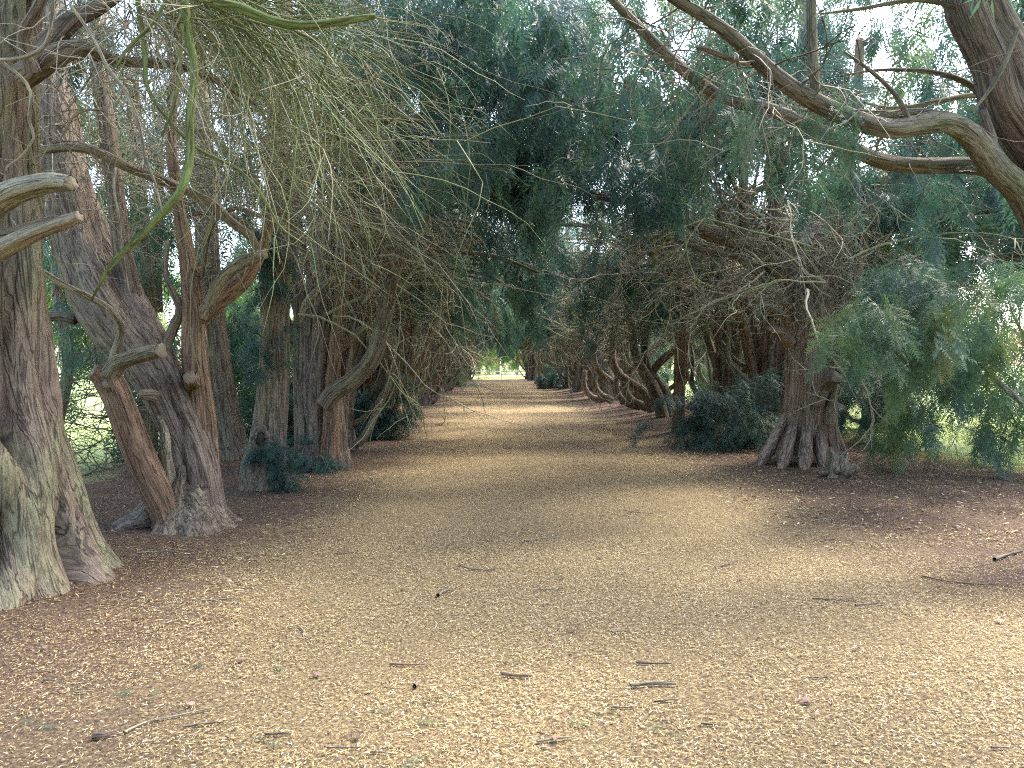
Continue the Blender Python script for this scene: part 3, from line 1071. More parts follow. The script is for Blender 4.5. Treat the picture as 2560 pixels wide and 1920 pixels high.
    d = rg.normal(0, .7, (n, 3)) + np.array([.15, 0, -.25])
    twigs(tb, rg, st, d, uni(rg, .3, 1.1, n), uni(rg, .0035, .007, n), 7, .36, .28, .58, .14, 2, .55, 1)
    dead_fan(tb, rg, 1, b, 150, (3.1, 5.0), (.2, 1.4), 1.0, (1.0, 2.4), green=.55)
    tb.build('dead_twigs', M_TWIG, T, kind='stuff')
    fb, sb = MB(), MB()
    crown(fb, sb, rg, 1, b, n_over=10, n_curt=16, n_top=3, spr=40, zlo=5.0, over_x=(-.5, 2.0))
    fb.build('foliage', M_LEAF, T, kind='stuff')
    sb.build('bough_stems', M_TWIG, T, kind='stuff')


# --- straight trunk with tufts of green on it
def tree_tufted():
    rg = np.random.default_rng(103)
    b = on_ground(*P(664, 1218, 10.05)[:2])
    T = thing('yew_tree', 'straight grey yew trunk tufted with dark green sprouts, small hollow at its foot', 'tree', b)
    mb = MB()
    sp = [(662, 1232, 10.05, 104), (668, 1140, 10.05, 92), (680, 1000, 10.05, 80), (684, 850, 10.05, 76), (688, 700, 10.05, 72), (690, 560, 10.1, 66), (692, 400, 10.1, 58), (700, 200, 10.2, 50), (710, 0, 10.3, 40)]
    fluted(mb, [P(u, v, Y) for u, v, Y, w in sp], [px(w, Y) / 2 for u, v, Y, w in sp],
           [(0, .42, .6), (1.2, .42, .55), (2.6, .45, .55), (3.9, .45, .55), (5.1, .42, .58)], sides=72, seg=.045, flare=.5, flare_h=.2, twist=.1, seed=14, rough=.05)
    tr = mb.build('trunk', M_BARK_GREY, T, True)
    # hollow: rim of old wood round a plug painted dark as the cavity's shade
    mb = MB()
    c = P(655, 1098, 9.78)
    for k in range(14):
        a = 2 * math.pi * k / 14
        q = c + np.array([math.cos(a) * .095, -.01 + .03 * abs(math.sin(a)), math.sin(a) * .13])
        q2 = c + np.array([math.cos(a + .5) * .095, -.01, math.sin(a + .5) * .13])
        limb(mb, [q, (q + q2) / 2 + [0, -.02, 0], q2], [.04 + .02 * math.sin(k * 2.3), .05, .04], sides=9, seg=.03, seed=k, lump=.4)
    mb.build('hollow_rim', M_BARK_GREY, tr, True)
    mb = MB()
    limb(mb, [c + [0, .10, -.1], c + [0, .0, -.02], c + [0, .02, .09]], [.05, .085, .05], sides=12, seg=.03, seed=5)
    mb.build('hollow', mat_bark('hollow_shade', (.05, .035, .025), (.02, .015, .01), (.09, .07, .05), (.05, .05, .03), .2), tr, True)
    px_limb(T, [(640, 1215, 9.9, 60), (625, 1170, 9.9, 46), (640, 1110, 9.95, 30), (655, 1060, 10, 14)], M_BARK_GREY, name='burr', sides=16, seed=50)
    px_limb(T, [(690, 640, 10.0, 36), (640, 590, 9.8, 28), (585, 545, 9.6, 22), (520, 530, 9.5, 15), (440, 545, 9.4, 8)], M_BARK_GREY, seed=51)
    px_limb(T, [(700, 470, 10.1, 34), (760, 400, 10.0, 26), (860, 330, 9.8, 20), (980, 300, 9.6, 14), (1100, 310, 9.4, 7)], M_LIMB, seed=52)
    fb, tb = MB(), MB()
    n = 46
    vs = np.concatenate([uni(rg, 560, 920, 30), uni(rg, 1080, 1200, 16)])
    st = np.array([P(uu, vv, 9.76) for uu, vv in zip(uni(rg, 648, 716, n), vs)])
    d = np.stack([rg.normal(0, .7, n), uni(rg, -1, -.1, n), uni(rg, -.5, .3, n)], -1)
    boughs(fb, tb, rg, st, d, uni(rg, .08, .24, n), rg.normal(.28, .08, n), 11, True, .2, .08, .6, .003)
    crown(fb, tb, rg, 1, b, n_over=14, n_curt=18, n_top=3, spr=40, zlo=4.6, over_x=(.3, 2.5))
    fb.build('foliage', M_LEAF, T, kind='stuff')
    dead_fan(tb, rg, 1, b, 150, (3.2, 5.2), (.1, 1.6), 1.2, (.9, 2.0), green=.4, sag=.24)
    dead_tangle(tb, rg, b, 200, 1.0, (2.7, 4.8))
    tb.build('dead_twigs', M_TWIG, T, kind='stuff')


# --- cluster of stems with a big curved limb
def tree_cluster():
    rg = np.random.default_rng(104)
    b = on_ground(*P(805, 1165, 12.3)[:2])
    T = thing('yew_tree', 'cluster of brown yew stems with one big limb curving up over the path', 'tree', b)

    def stem(sp, mat, seed, ground=True, n=4):
        mb = MB()
        fluted(mb, [P(u, v, Y) for u, v, Y, w in sp], [px(w, Y) / 2 for u, v, Y, w in sp], stems_ring(n, np.random.default_rng(seed), .48, .52), sides=44, seg=.05, flare=.4, flare_h=.2, twist=.3, seed=seed, rough=.08, ground=ground)
        mb.build('stem', mat, T, True)

    mb = MB()
    fluted(mb, [b + np.array(o) for o in ((0, .1, -.1), (0, .1, .5), (-.02, .1, 1.1), (-.05, .12, 2.0), (-.05, .15, 3.0))], [.42, .36, .32, .28, .2], stems_ring(7, rg, .55, .42), sides=90, seg=.045, flare=.35, twist=.1, seed=60, rough=.07)
    mb.build('trunk', M_BARK_PURPLE, T, True)
    stem([(762, 1120, 12.4, 46), (752, 960, 12.4, 40), (752, 820, 12.4, 38), (745, 700, 12.4, 32), (730, 600, 12.4, 26), (735, 420, 12.4, 20)], M_BARK_GREY, 61)
    stem([(800, 1160, 12.2, 56), (800, 1000, 12.2, 54), (806, 850, 12.2, 50), (818, 700, 12.2, 40), (828, 600, 12.2, 30), (830, 440, 12.2, 22)], M_BARK_PURPLE, 62)
    stem([(822, 1172, 12.0, 52), (826, 1080, 12.0, 44), (830, 960, 12.0, 38), (842, 820, 12.0, 32), (858, 700, 12.0, 28), (880, 600, 12.0, 22), (900, 480, 12.0, 14)], M_BARK_RED, 63)
    stem([(850, 1130, 12.6, 40), (860, 960, 12.7, 34), (880, 800, 12.8, 28), (900, 700, 12.9, 22), (905, 560, 13, 16)], M_BARK_PURPLE, 64)
    px_limb(T, [(815, 1010, 12.0, 46), (840, 978, 11.9, 46), (890, 945, 11.8, 46), (935, 888, 11.7, 45), (958, 805, 11.7, 42), (974, 725, 11.7, 36), (990, 675, 11.7, 30), (1010, 600, 11.7, 20), (1050, 500, 11.7, 12)], M_BARK_GREY, sides=24, seed=65, seg=.05)
    px_limb(T, [(820, 900, 12.3, 24), (854, 866, 12.2, 24), (900, 830, 12.1, 24), (940, 803, 12.0, 20)], M_WOOD, sides=14, seed=66, cut=True)
    px_limb(T, [(758, 790, 12.0, 20), (768, 757, 11.8, 19), (800, 722, 11.7, 18), (838, 694, 11.6, 17)], M_WOOD, sides=14, seed=67, cut=True)
    px_limb(T, [(850, 760, 12.2, 22), (890, 700, 12.1, 20), (930, 690, 12.0, 18), (975, 660, 11.9, 10)], M_BARK_RED, seed=68)
    px_limb(T, [(860, 560, 12.2, 26), (900, 250, 12, 22), (969, 211, 12, 22), (1053, 156, 12, 21), (1129, 101, 12, 19), (1190, 60, 12, 15), (1300, 20, 12, 8)], M_BARK_PURPLE, seed=69)
    px_limb(T, [(870, 540, 12.2, 24), (960, 350, 12, 18), (1100, 270, 11.6, 15), (1240, 260, 11.2, 9)], M_LIMB, seed=70)
    fb, tb = MB(), MB()
    crown(fb, tb, rg, 1, b, n_over=20, n_curt=16, n_top=2, spr=44, zlo=3.9)
    n = 52
    st = np.array([P(u, v, y) for u, v, y in zip(uni(rg, 800, 1400, n), uni(rg, -60, 200, n), uni(rg, 9.5, 14, n))])
    boughs(fb, tb, rg, st, rg.normal(0, .7, (n, 3)) + [.4, -.2, 0], uni(rg, .8, 1.6, n), rg.normal(.25, .09, n), 46, False, .5, .45, .95)
    fb.build('foliage', M_LEAF, T, kind='stuff')
    bare_branches(tb, rg, 1, b, 30)
    dead_fan(tb, rg, 1, b, 170, (2.9, 4.8), (.2, 1.6), 1.4, (.7, 1.6), green=.35, sag=.18, dz=(-.1, .5))
    dead_tangle(tb, rg, b + [.1, 0, 0], 240, .9, (2.5, 4.4))
    tb.build('dead_twigs', M_TWIG, T, kind='stuff')


# --- broad trunk on the right with spreading roots
def tree_broad():
    rg = np.random.default_rng(105)
    b = on_ground(*P(2020, 1155, 12.6)[:2])
    T = thing('yew_tree', 'broad twin-stemmed yew with spreading root toes and whiskery twigs, small stump at its foot', 'tree', b)
    mb = MB()
    c = lambda u, v, Y=12.6: P(u, v, Y)
    st = [(0, 0, .72), (-1.95, .48, .52), (-2.75, .55, .42), (2.8, .5, .5), (-.95, .72, .26), (-.55, .74, .25), (-.1, .7, .27), (.5, .6, .4), (1.2, .5, .5), (-1.28, .72, .24), (2.0, .5, .5)]
    fluted(mb, [c(2018, 1165) + [0, 0, -.1], c(2022, 1100), c(2028, 1000), c(2030, 880), c(2032, 760), c(2034, 660), c(2040, 560)],
           [px(w, 12.6) / 2 for w in (158, 140, 132, 132, 136, 120, 80)], st, sides=140, seg=.03, flare=.55, flare_h=.22, twist=.05, seed=23, rough=.05, sharp=40)
    mb.build('trunk', M_BARK_TAN, T, True)
    # root toes
    for k, (u0, v0, u1, v1, w) in enumerate([(1960, 1120, 1895, 1172, 40), (1985, 1130, 1950, 1182, 44), (2020, 1130, 2010, 1186, 46), (2050, 1130, 2062, 1182, 40), (2085, 1120, 2112, 1160, 34)]):
        Y1 = CAM_H * 1925 / (v1 - 912)
        mb = MB()
        a, e = P(u0 * .8 + 2020 * .2, v0 - 95, 12.6), on_ground(*P(u1, v1, min(Y1, 12.6))[:2])
        limb(mb, [a, (a * .3 + e * .7) - [0, 0, .06], e - [0, 0, .04]], [px(w * .45, 12.4) / 2, px(w * .8, 12.4) / 2, px(w * .35, 12.4) / 2], sides=14, seg=.04, seed=70 + k, lump=.12)
        mb.build('root', M_BARK_TAN, T, True)
    # left big limb sweeping over the path
    px_limb(T, [(2010, 790, 12.4, 60), (1974, 704, 12.3, 52), (1925, 655, 12.2, 46), (1882, 617, 12.1, 42), (1828, 598, 12.0, 36), (1763, 579, 11.9, 32), (1681, 525, 11.8, 26), (1600, 508, 11.7, 22), (1500, 490, 11.6, 18), (1400, 470, 11.5, 12), (1300, 470, 11.4, 6)], M_BARK_GREY, sides=18, seed=80)
    px_limb(T, [(1850, 610, 12.05, 26), (1860, 560, 12.05, 25), (1858, 480, 12.05, 23), (1860, 370, 12.05, 20)], M_LIMB, sides=14, seed=81)
    px_limb(T, [(1990, 740, 12.4, 40), (1940, 600, 12.5, 50), (1945, 520, 12.6, 46), (1930, 440, 12.6, 40), (1950, 330, 12.7, 34), (2000, 180, 12.8, 28), (2010, 0, 13, 22)], M_BARK_PURPLE, sides=18, seed=82)
    px_limb(T, [(2050, 720, 12.5, 60), (2075, 620, 12.5, 54), (2085, 540, 12.6, 44), (2110, 430, 12.7, 34), (2140, 300, 12.8, 28), (2150, 100, 12.9, 22)], M_BARK_RED, sides=18, seed=83)
    px_limb(T, [(2080, 830, 12.3, 40), (2120, 740, 12.2, 38), (2150, 640, 12.2, 28), (2180, 520, 12.2, 22), (2260, 400, 12.2, 16)], M_BARK_GREY, sides=16, seed=84)
    px_limb(T, [(1975, 860, 12.2, 30), (1950, 830, 12.1, 26), (1928, 826, 12.0, 18), (1915, 820, 11.9, 8)], M_BARK_RED, sides=12, seed=85)
    px_limb(T, [(1960, 790, 12.2, 20), (1930, 772, 12.1, 18), (1895, 755, 12, 15)], M_WOOD, sides=12, seed=86, cut=True)
    px_limb(T, [(2040, 1010, 12.1, 40), (2060, 965, 12.0, 36), (2078, 948, 11.8, 34), (2092, 942, 11.65, 32)], M_BARK_GREY, sides=18, seed=87, cut=True, seg=.03)
    px_limb(T, [(2075, 1060, 12.1, 26), (2085, 960, 12.1, 24), (2098, 900, 12.1, 22), (2110, 860, 12.1, 18), (2150, 800, 12.1, 14), (2165, 720, 12.1, 8)], M_WOOD, sides=12, seed=88)
    px_limb(T, [(1915, 700, 12.2, 22), (1840, 640, 12.1, 20), (1770, 630, 12.0, 16), (1690, 600, 11.9, 10)], M_LIMB, seed=89)
    px_limb(T, [(1890, 620, 12.0, 16), (1800, 540, 11.9, 18), (1850, 500, 11.9, 16), (1930, 460, 11.9, 14), (2010, 440, 11.9, 8)], M_LIMB, seed=90)
    px_limb(T, [(1850, 490, 11.9, 11), (1820, 430, 11.8, 11), (1800, 370, 11.8, 10), (1790, 320, 11.8, 9)], M_MOSSY, seed=91, sides=9)
    tb, fb = MB(), MB()
    # whiskers all round the head of the trunk
    n = 420
    st = np.array([P(u, v, y) for u, v, y in zip(uni(rg, 1930, 2180, n), uni(rg, 540, 760, n), uni(rg, 12.0, 12.5, n))])
    d = np.stack([rg.normal(0, .6, n), uni(rg, -.9, .1, n), uni(rg, -.9, .5, n)], -1)
    twigs(tb, rg, st, d, uni(rg, .3, 1.2, n), uni(rg, .004, .008, n), 8, .33, .36, .66, .06, 2, .5, 1)
    n = 160
    st = np.array([P(u, v, y) for u, v, y in zip(uni(rg, 1500, 1960, n), uni(rg, 480, 640, n), uni(rg, 11.6, 12.6, n))])
    d = np.stack([rg.normal(-.3, .6, n), rg.normal(-.1, .5, n), rg.normal(-.1, .6, n)], -1)
    twigs(tb, rg, st, d, uni(rg, .4, 1.4, n), uni(rg, .004, .008, n), 8, .26, .2, .5, .12, 3, .5, 1)
    bare_branches(tb, rg, -1, b, 44, (2.6, 5.4))
    bare_branches(tb, rg, 1, b, 18, (2.6, 5.4))
    crown(fb, tb, rg, -1, b, n_over=16, n_curt=16, n_top=2, spr=44, zlo=4.1, curt_x=(1.6, 3.6))
    n = 46
    st = np.array([P(u, v, y) for u, v, y in zip(uni(rg, 1250, 1750, n), uni(rg, 60, 430, n), uni(rg, 9.5, 12.0, n))])
    boughs(fb, tb, rg, st, rg.normal(0, .6, (n, 3)) + [-.5, -.2, -.1], uni(rg, .8, 1.5, n), rg.normal(.25, .09, n), 48, False, .6, .5, .95)
    n = 90
    st = np.array([P(u, v, y) for u, v, y in zip(uni(rg, 1650, 2640, n), uni(rg, -80, 520, n), uni(rg, 13.2, 18, n))])
    boughs(fb, tb, rg, st, rg.normal(0, .7, (n, 3)) + [.1, -.2, -.1], uni(rg, .9, 1.7, n), rg.normal(.52, .1, n), 40, False, .5, .5, 1.05)
    n = 22
    st = np.array([P(u, v, y) for u, v, y in zip(uni(rg, 1900, 2450, n), uni(rg, 260, 560, n), uni(rg, 11.5, 13.5, n))])
    boughs(fb, tb, rg, st, rg.normal(0, .7, (n, 3)) + [.3, -.2, -.1], uni(rg, .8, 1.4, n), rg.normal(.45, .1, n), 44, False, .5, .4, .95)
    fb.build('foliage', M_LEAF, T, kind='stuff')
    tb.build('dead_twigs', M_TWIG, T, kind='stuff')


# --- tree just out of frame on the right whose limbs cross the top of the view
def tree_overhead():
    rg = np.random.default_rng(106)
    b = on_ground(5.75, 6.7)
    T = thing('yew_tree', 'dark leaning yew whose long bare limbs cross high over the path, leafy curtain hanging behind', 'tree', b)
    mb = MB()
    pts = [b + [0, 0, -.1], b + [.05, 0, .6], b + [.1, .05, 1.5], b + [.0, .1, 2.6], P(2560, 300, 6.9), P(2500, 150, 6.9), P(2440, 20, 6.9), P(2400, -120, 6.9), P(2360, -320, 6.9)]
    fluted(mb, pts, [.48, .42, .38, .34, .25, .25, .24, .2, .15], stems_ring(6, rg, .48, .52), sides=72, seg=.05, flare=.6, twist=.2, seed=33, rough=.05)
    mb.build('trunk', M_BARK_PURPLE, T, True)
    px_limb(T, [(2620, 620, 6.9, 96), (2560, 490, 6.8, 92), (2490, 420, 6.7, 84), (2430, 345, 6.6, 74), (2370, 308, 6.5, 66), (2300, 312, 6.45, 62), (2220, 322, 6.4, 58), (2130, 296, 6.4, 56), (2040, 255, 6.4, 54), (1960, 205, 6.4, 50), (1890, 145, 6.4, 46), (1830, 90, 6.4, 42), (1760, 40, 6.4, 36), (1690, 0, 6.4, 32), (1600, -60, 6.4, 26)], M_LIMB, wscale=.8, sides=26, seed=110, seg=.05, lump=.1, flute=.07)
    px_limb(T, [(2560, 520, 7.0, 50), (2500, 440, 7.0, 50), (2430, 415, 7.0, 50), (2330, 415, 7.0, 48), (2240, 410, 7.0, 46), (2170, 390, 7.0, 44), (2080, 345, 7.0, 42), (1990, 300, 7.0, 40), (1910, 270, 7.0, 38), (1820, 250, 7.0, 36), (1740, 200, 7.0, 34), (1680, 150, 7.0, 32), (1600, 70, 7.0, 28), (1540, 10, 7.0, 24), (1480, -60, 7.0, 20)], M_LIMB, wscale=.82, sides=22, seed=111, seg=.05, lump=.1, flute=.07)
    px_limb(T, [(2040, 262, 6.4, 24), (2036, 200, 6.4, 25), (2030, 100, 6.45, 24), (2028, -60, 6.5, 22)], M_LIMB, sides=14, seed=112)
    px_limb(T, [(2485, 400, 6.7, 28), (2478, 345, 6.7, 26), (2455, 275, 6.7, 22)], M_BARK_PURPLE, sides=12, seed=113)
    px_limb(T, [(2360, 290, 6.6, 22), (2290, 280, 6.7, 22), (2200, 290, 6.7, 22), (2150, 280, 6.8, 12)], M_LIMB, sides=12, seed=114)
    px_limb(T, [(2560, 350, 7.2, 20), (2480, 270, 7.2, 18), (2420, 210, 7.2, 15), (2330, 180, 7.2, 12), (2200, 175, 7.2, 8), (2100, 190, 7.2, 4)], M_LIMB, sides=10, seed=115)
    px_limb(T, [(2560, 290, 7.4, 16), (2450, 240, 7.4, 14), (2360, 250, 7.4, 12), (2240, 270, 7.4, 9), (2150, 255, 7.4, 5)], M_WOOD, sides=9, seed=116)
    px_limb(T, [(2545, 70, 6.6, 12), (2510, 160, 6.6, 13), (2470, 230, 6.6, 10), (2430, 280, 6.6, 6)], M_LIMB, sides=9, seed=117)
    px_limb(T, [(2440, 30, 6.9, 16), (2300, 0, 6.9, 12), (2150, 22, 6.9, 9), (2050, 35, 6.9, 5)], M_LIMB, sides=9, seed=118)
    px_limb(T, [(1875, 160, 6.4, 14), (1820, 145, 6.4, 13), (1770, 125, 6.4, 12), (1740, 118, 6.4, 6)], M_BARK_PURPLE, sides=9, seed=119)
    px_limb(T, [(2280, 315, 6.4, 14), (2240, 240, 6.4, 12), (2180, 180, 6.45, 10), (2110, 130, 6.5, 6)], M_LIMB, sides=9, seed=120)
    px_limb(T, [(2640, 1080, 9.5, 22), (2560, 1010, 9.8, 18), (2480, 940, 10, 14), (2420, 870, 10, 9)], M_BARK_GREY, sides=10, seed=122)
    fb, tb = MB(), MB()
    A = [P(u, v, 6.4) for u, v in ((2220, 322), (2040, 255), (1890, 145), (1760, 40), (1690, 0))]
    Bp = [P(u, v, 7.0) for u, v in ((2330, 415), (2170, 390), (1990, 300), (1820, 250), (1680, 150), (1540, 10))]
    n = 110
    st = along([A, Bp], rg, n)
    twigs(tb, rg, st, rg.normal(0, .6, (n, 3)) + [0, .2, .1], uni(rg, .5, 1.6, n), uni(rg, .004, .009, n), 8, .2, .1, .35, .15, 3, .5, 1)
    n = 9
    st = along([A, Bp], rg, n)
    boughs(fb, tb, rg, st, rg.normal(0, .7, (n, 3)) + [0, .3, .2], uni(rg, .4, .9, n), rg.normal(.35, .1, n), 16, True, .5, .3, .9)
    # leafy boughs behind and above the limbs
    n = 96
    st = np.array([P(u, v, y) for u, v, y in zip(uni(rg, 1150, 2560, n), uni(rg, -110, 260, n), uni(rg, 7.6, 11.5, n))])
    boughs(fb, tb, rg, st, rg.normal(0, .7, (n, 3)) + [-.3, .2, -.1], uni(rg, .7, 1.4, n), rg.normal(.3, .12, n), 46, False, .5, .4, .9)
    # unseen roof of boughs added to darken the near path
    n = 44
    st = np.stack([uni(rg, -.5, 5.0, n), uni(rg, 1.8, 6.0, n), uni(rg, 5.2, 7.0, n)], -1)
    boughs(fb, tb, rg, st, rg.normal(0, .7, (n, 3)) * [1, 1, .3], uni(rg, .9, 1.6, n), rg.normal(.35, .1, n), 40, False, .3, .3, 1.1)
    # the hanging curtain right of the broad trunk
    n = 28
    st = np.array([P(u, v, y) for u, v, y in zip(uni(rg, 2200, 2640, n), uni(rg, 540, 830, n), uni(rg, 7.8, 10.5, n))])
    boughs(fb, tb, rg, st, np.stack([rg.normal(-.7, .5, n), rg.normal(.1, .5, n), uni(rg, -.5, .2, n)], -1), uni(rg, .6, 1.3, n), rg.normal(.58, .12, n), 26, True, .5, .4, 1.2)
    n = 18
    st = np.array([P(u, v, y) for u, v, y in zip(uni(rg, 2250, 2700, n), uni(rg, 780, 1010, n), uni(rg, 9.8, 12.0, n))])
    boughs(fb, tb, rg, st, np.stack([rg.normal(-.4, .6, n), rg.normal(.1, .5, n), uni(rg, -.7, .1, n)], -1), uni(rg, .6, 1.2, n), rg.normal(.54, .12, n), 24, True, .5, .35, 1.2)
    fb.build('foliage', M_LEAF, T, kind='stuff')
    tb.build('dead_twigs', M_TWIG, T, kind='stuff')


# --- crooked tree whose stems sprawl out of the ground (right)
def tree_crooked():
    rg = np.random.default_rng(107)
    b = on_ground(*P(1655, 1052, 22.2)[:2])
    T = thing('yew_tree', 'crooked yew with stems sprawling and bending up from the ground, bushes at its side', 'tree', b)
    Y = 22.2
    specs = [
        [(1660, 1056, 22, 26), (1645, 1000, 22, 24), (1628, 960, 22, 22), (1606, 925, 22, 20), (1588, 885, 22, 18), (1578, 820, 22, 15), (1560, 740, 22, 11)],
        [(1668, 1040, 22.2, 22), (1660, 985, 22.2, 20), (1640, 950, 22.2, 20), (1622, 925, 22.2, 18), (1612, 880, 22.2, 15), (1620, 800, 22.2, 12)],
        [(1680, 1030, 22.4, 18), (1665, 980, 22.4, 17), (1640, 945, 22.4, 14), (1600, 915, 22.4, 12)],
        [(1630, 1030, 23, 18), (1612, 985, 23, 18), (1575, 956, 23, 17), (1545, 932, 23, 16), (1531, 897, 23, 15), (1532, 860, 23, 14), (1540, 800, 23, 10), (1530, 740, 23, 7)],
        [(1618, 1020, 24, 18), (1580, 1000, 24, 15), (1562, 975, 24, 14), (1562, 945, 24, 13), (1580, 920, 24, 11), (1600, 900, 24, 9)],
        [(1600, 1015, 24.5, 18), (1570, 1010, 24.5, 14), (1548, 990, 24.5, 13), (1540, 960, 24.5, 11), (1545, 930, 24.5, 9)],
        [(1615, 960, 22.3, 17), (1640, 918, 22.2, 17), (1670, 888, 22, 17), (1705, 862, 22, 16), (1742, 832, 22, 13), (1790, 800, 22, 9)],
        [(1640, 1020, 23.5, 14), (1690, 985, 23.5, 12), (1720, 940, 23.5, 9)],
        [(1640, 985, 23.5, 12), (1690, 960, 23.5, 11), (1730, 900, 23.5, 8)],
    ]
    specs = [[(u, v, y_, w * 1.25) for u, v, y_, w in s] for s in specs]
    for k, s in enumerate(specs):
        px_limb(T, s, (M_BARK_GREY, M_LIMB, M_BARK_PURPLE)[k % 3], name='stem', sides=14, seed=130 + k, seg=.1, lump=.16)
    tb, fb = MB(), MB()
    dead_fan(tb, rg, -1, b, 100, (2.2, 4.6), (-.3, 2.2), 1.6, (.8, 2.2), (.006, .011), green=.5, K=7, tint=.5)
    bare_branches(tb, rg, -1, b, 26)
    dead_tangle(tb, rg, b, 100, 1.3, (1.6, 3.6), r=(.005, .009))
    crown(fb, tb, rg, -1, b, n_over=18, n_curt=12, n_top=2, spr=40, zlo=3.7)
    fb.build('foliage', M_LEAF, T, kind='stuff')
    tb.build('dead_twigs', M_TWIG, T, kind='stuff')
    for (dx, dy, rz, sc, lb) in ((.15, 4.4, .35, 1.0, 'sprawling yew next along the file after the crooked one, stems bowed low'), (.0, 9.6, -.4, 1.1, 'second sprawling yew along the file, bowed stems crossing over litter')):
        c = copy_tree(T)
        c.location = on_ground(b[0] + dx, b[1] + dy)
        c.rotation_euler = (0, 0, rz)
        c.scale = (sc, sc, sc)
        c['label'] = lb


def tree_pale_pole():
    rg = np.random.default_rng(108)
    b = on_ground(*P(1698, 1070, 18.0)[:2])
    T = thing('yew_tree', 'slim pale straight yew trunk rising behind the bush, dark elbow limb above', 'tree', b)
    mb = MB()
    sp = [(1698, 1090, 18, 36), (1698, 1000, 18, 32), (1700, 900, 18, 29), (1704, 800, 18, 28), (1706, 745, 18, 34), (1690, 690, 18, 44), (1668, 620, 18, 42), (1655, 540, 18, 34), (1640, 400, 18, 28), (1640, 200, 18, 22)]
    fluted(mb, [P(u, v, Y) for u, v, Y, w in sp], [px(w, Y) / 2 for u, v, Y, w in sp], stems_ring(5, rg, .4, .6), sides=48, seg=.07, flare=.4, seed=41, rough=.05)
    mb.build('trunk', M_BARK_RED, T, True)
    px_limb(T, [(1720, 725, 17.9, 16), (1690, 710, 17.8, 14), (1640, 690, 17.7, 12), (1570, 685, 17.6, 10), (1540, 690, 17.5, 6)], M_WOOD, seed=141, sides=10)
    px_limb(T, [(1690, 690, 18, 22), (1610, 620, 17.6, 16), (1500, 570, 17.2, 13), (1380, 560, 17, 8)], M_LIMB, seed=142, sides=12)
    px_limb(T, [(1700, 760, 18, 16), (1760, 700, 18, 14), (1800, 640, 18, 10)], M_LIMB, seed=143, sides=10)
    tb, fb = MB(), MB()
    dead_fan(tb, rg, -1, b, 120, (2.4, 4.8), (-.3, 2.4), 1.6, (.8, 2.2), (.005, .009), green=.45, K=7, tint=.5)
    bare_branches(tb, rg, -1, b, 34)
    n = 120
    st = np.array([P(u, v, y) for u, v, y in zip(uni(rg, 850, 1800, n), uni(rg, -80, 470, n), uni(rg, 14, 24, n))])
    boughs(fb, tb, rg, st, rg.normal(0, .7, (n, 3)) + [-.2, -.2, -.1], uni(rg, 1.1, 2.0, n), rg.normal(.3, .1, n), 40, False, .5, .5, 1.2)
    dead_tangle(tb, rg, b, 120, 1.2, (2.2, 4.2), r=(.004, .008))
    crown(fb, tb, rg, -1, b, n_over=20, n_curt=14, n_top=2, spr=42, zlo=3.8)
    fb.build('foliage', M_LEAF, T, kind='stuff')
    tb.build('dead_twigs', M_TWIG, T, kind='stuff')


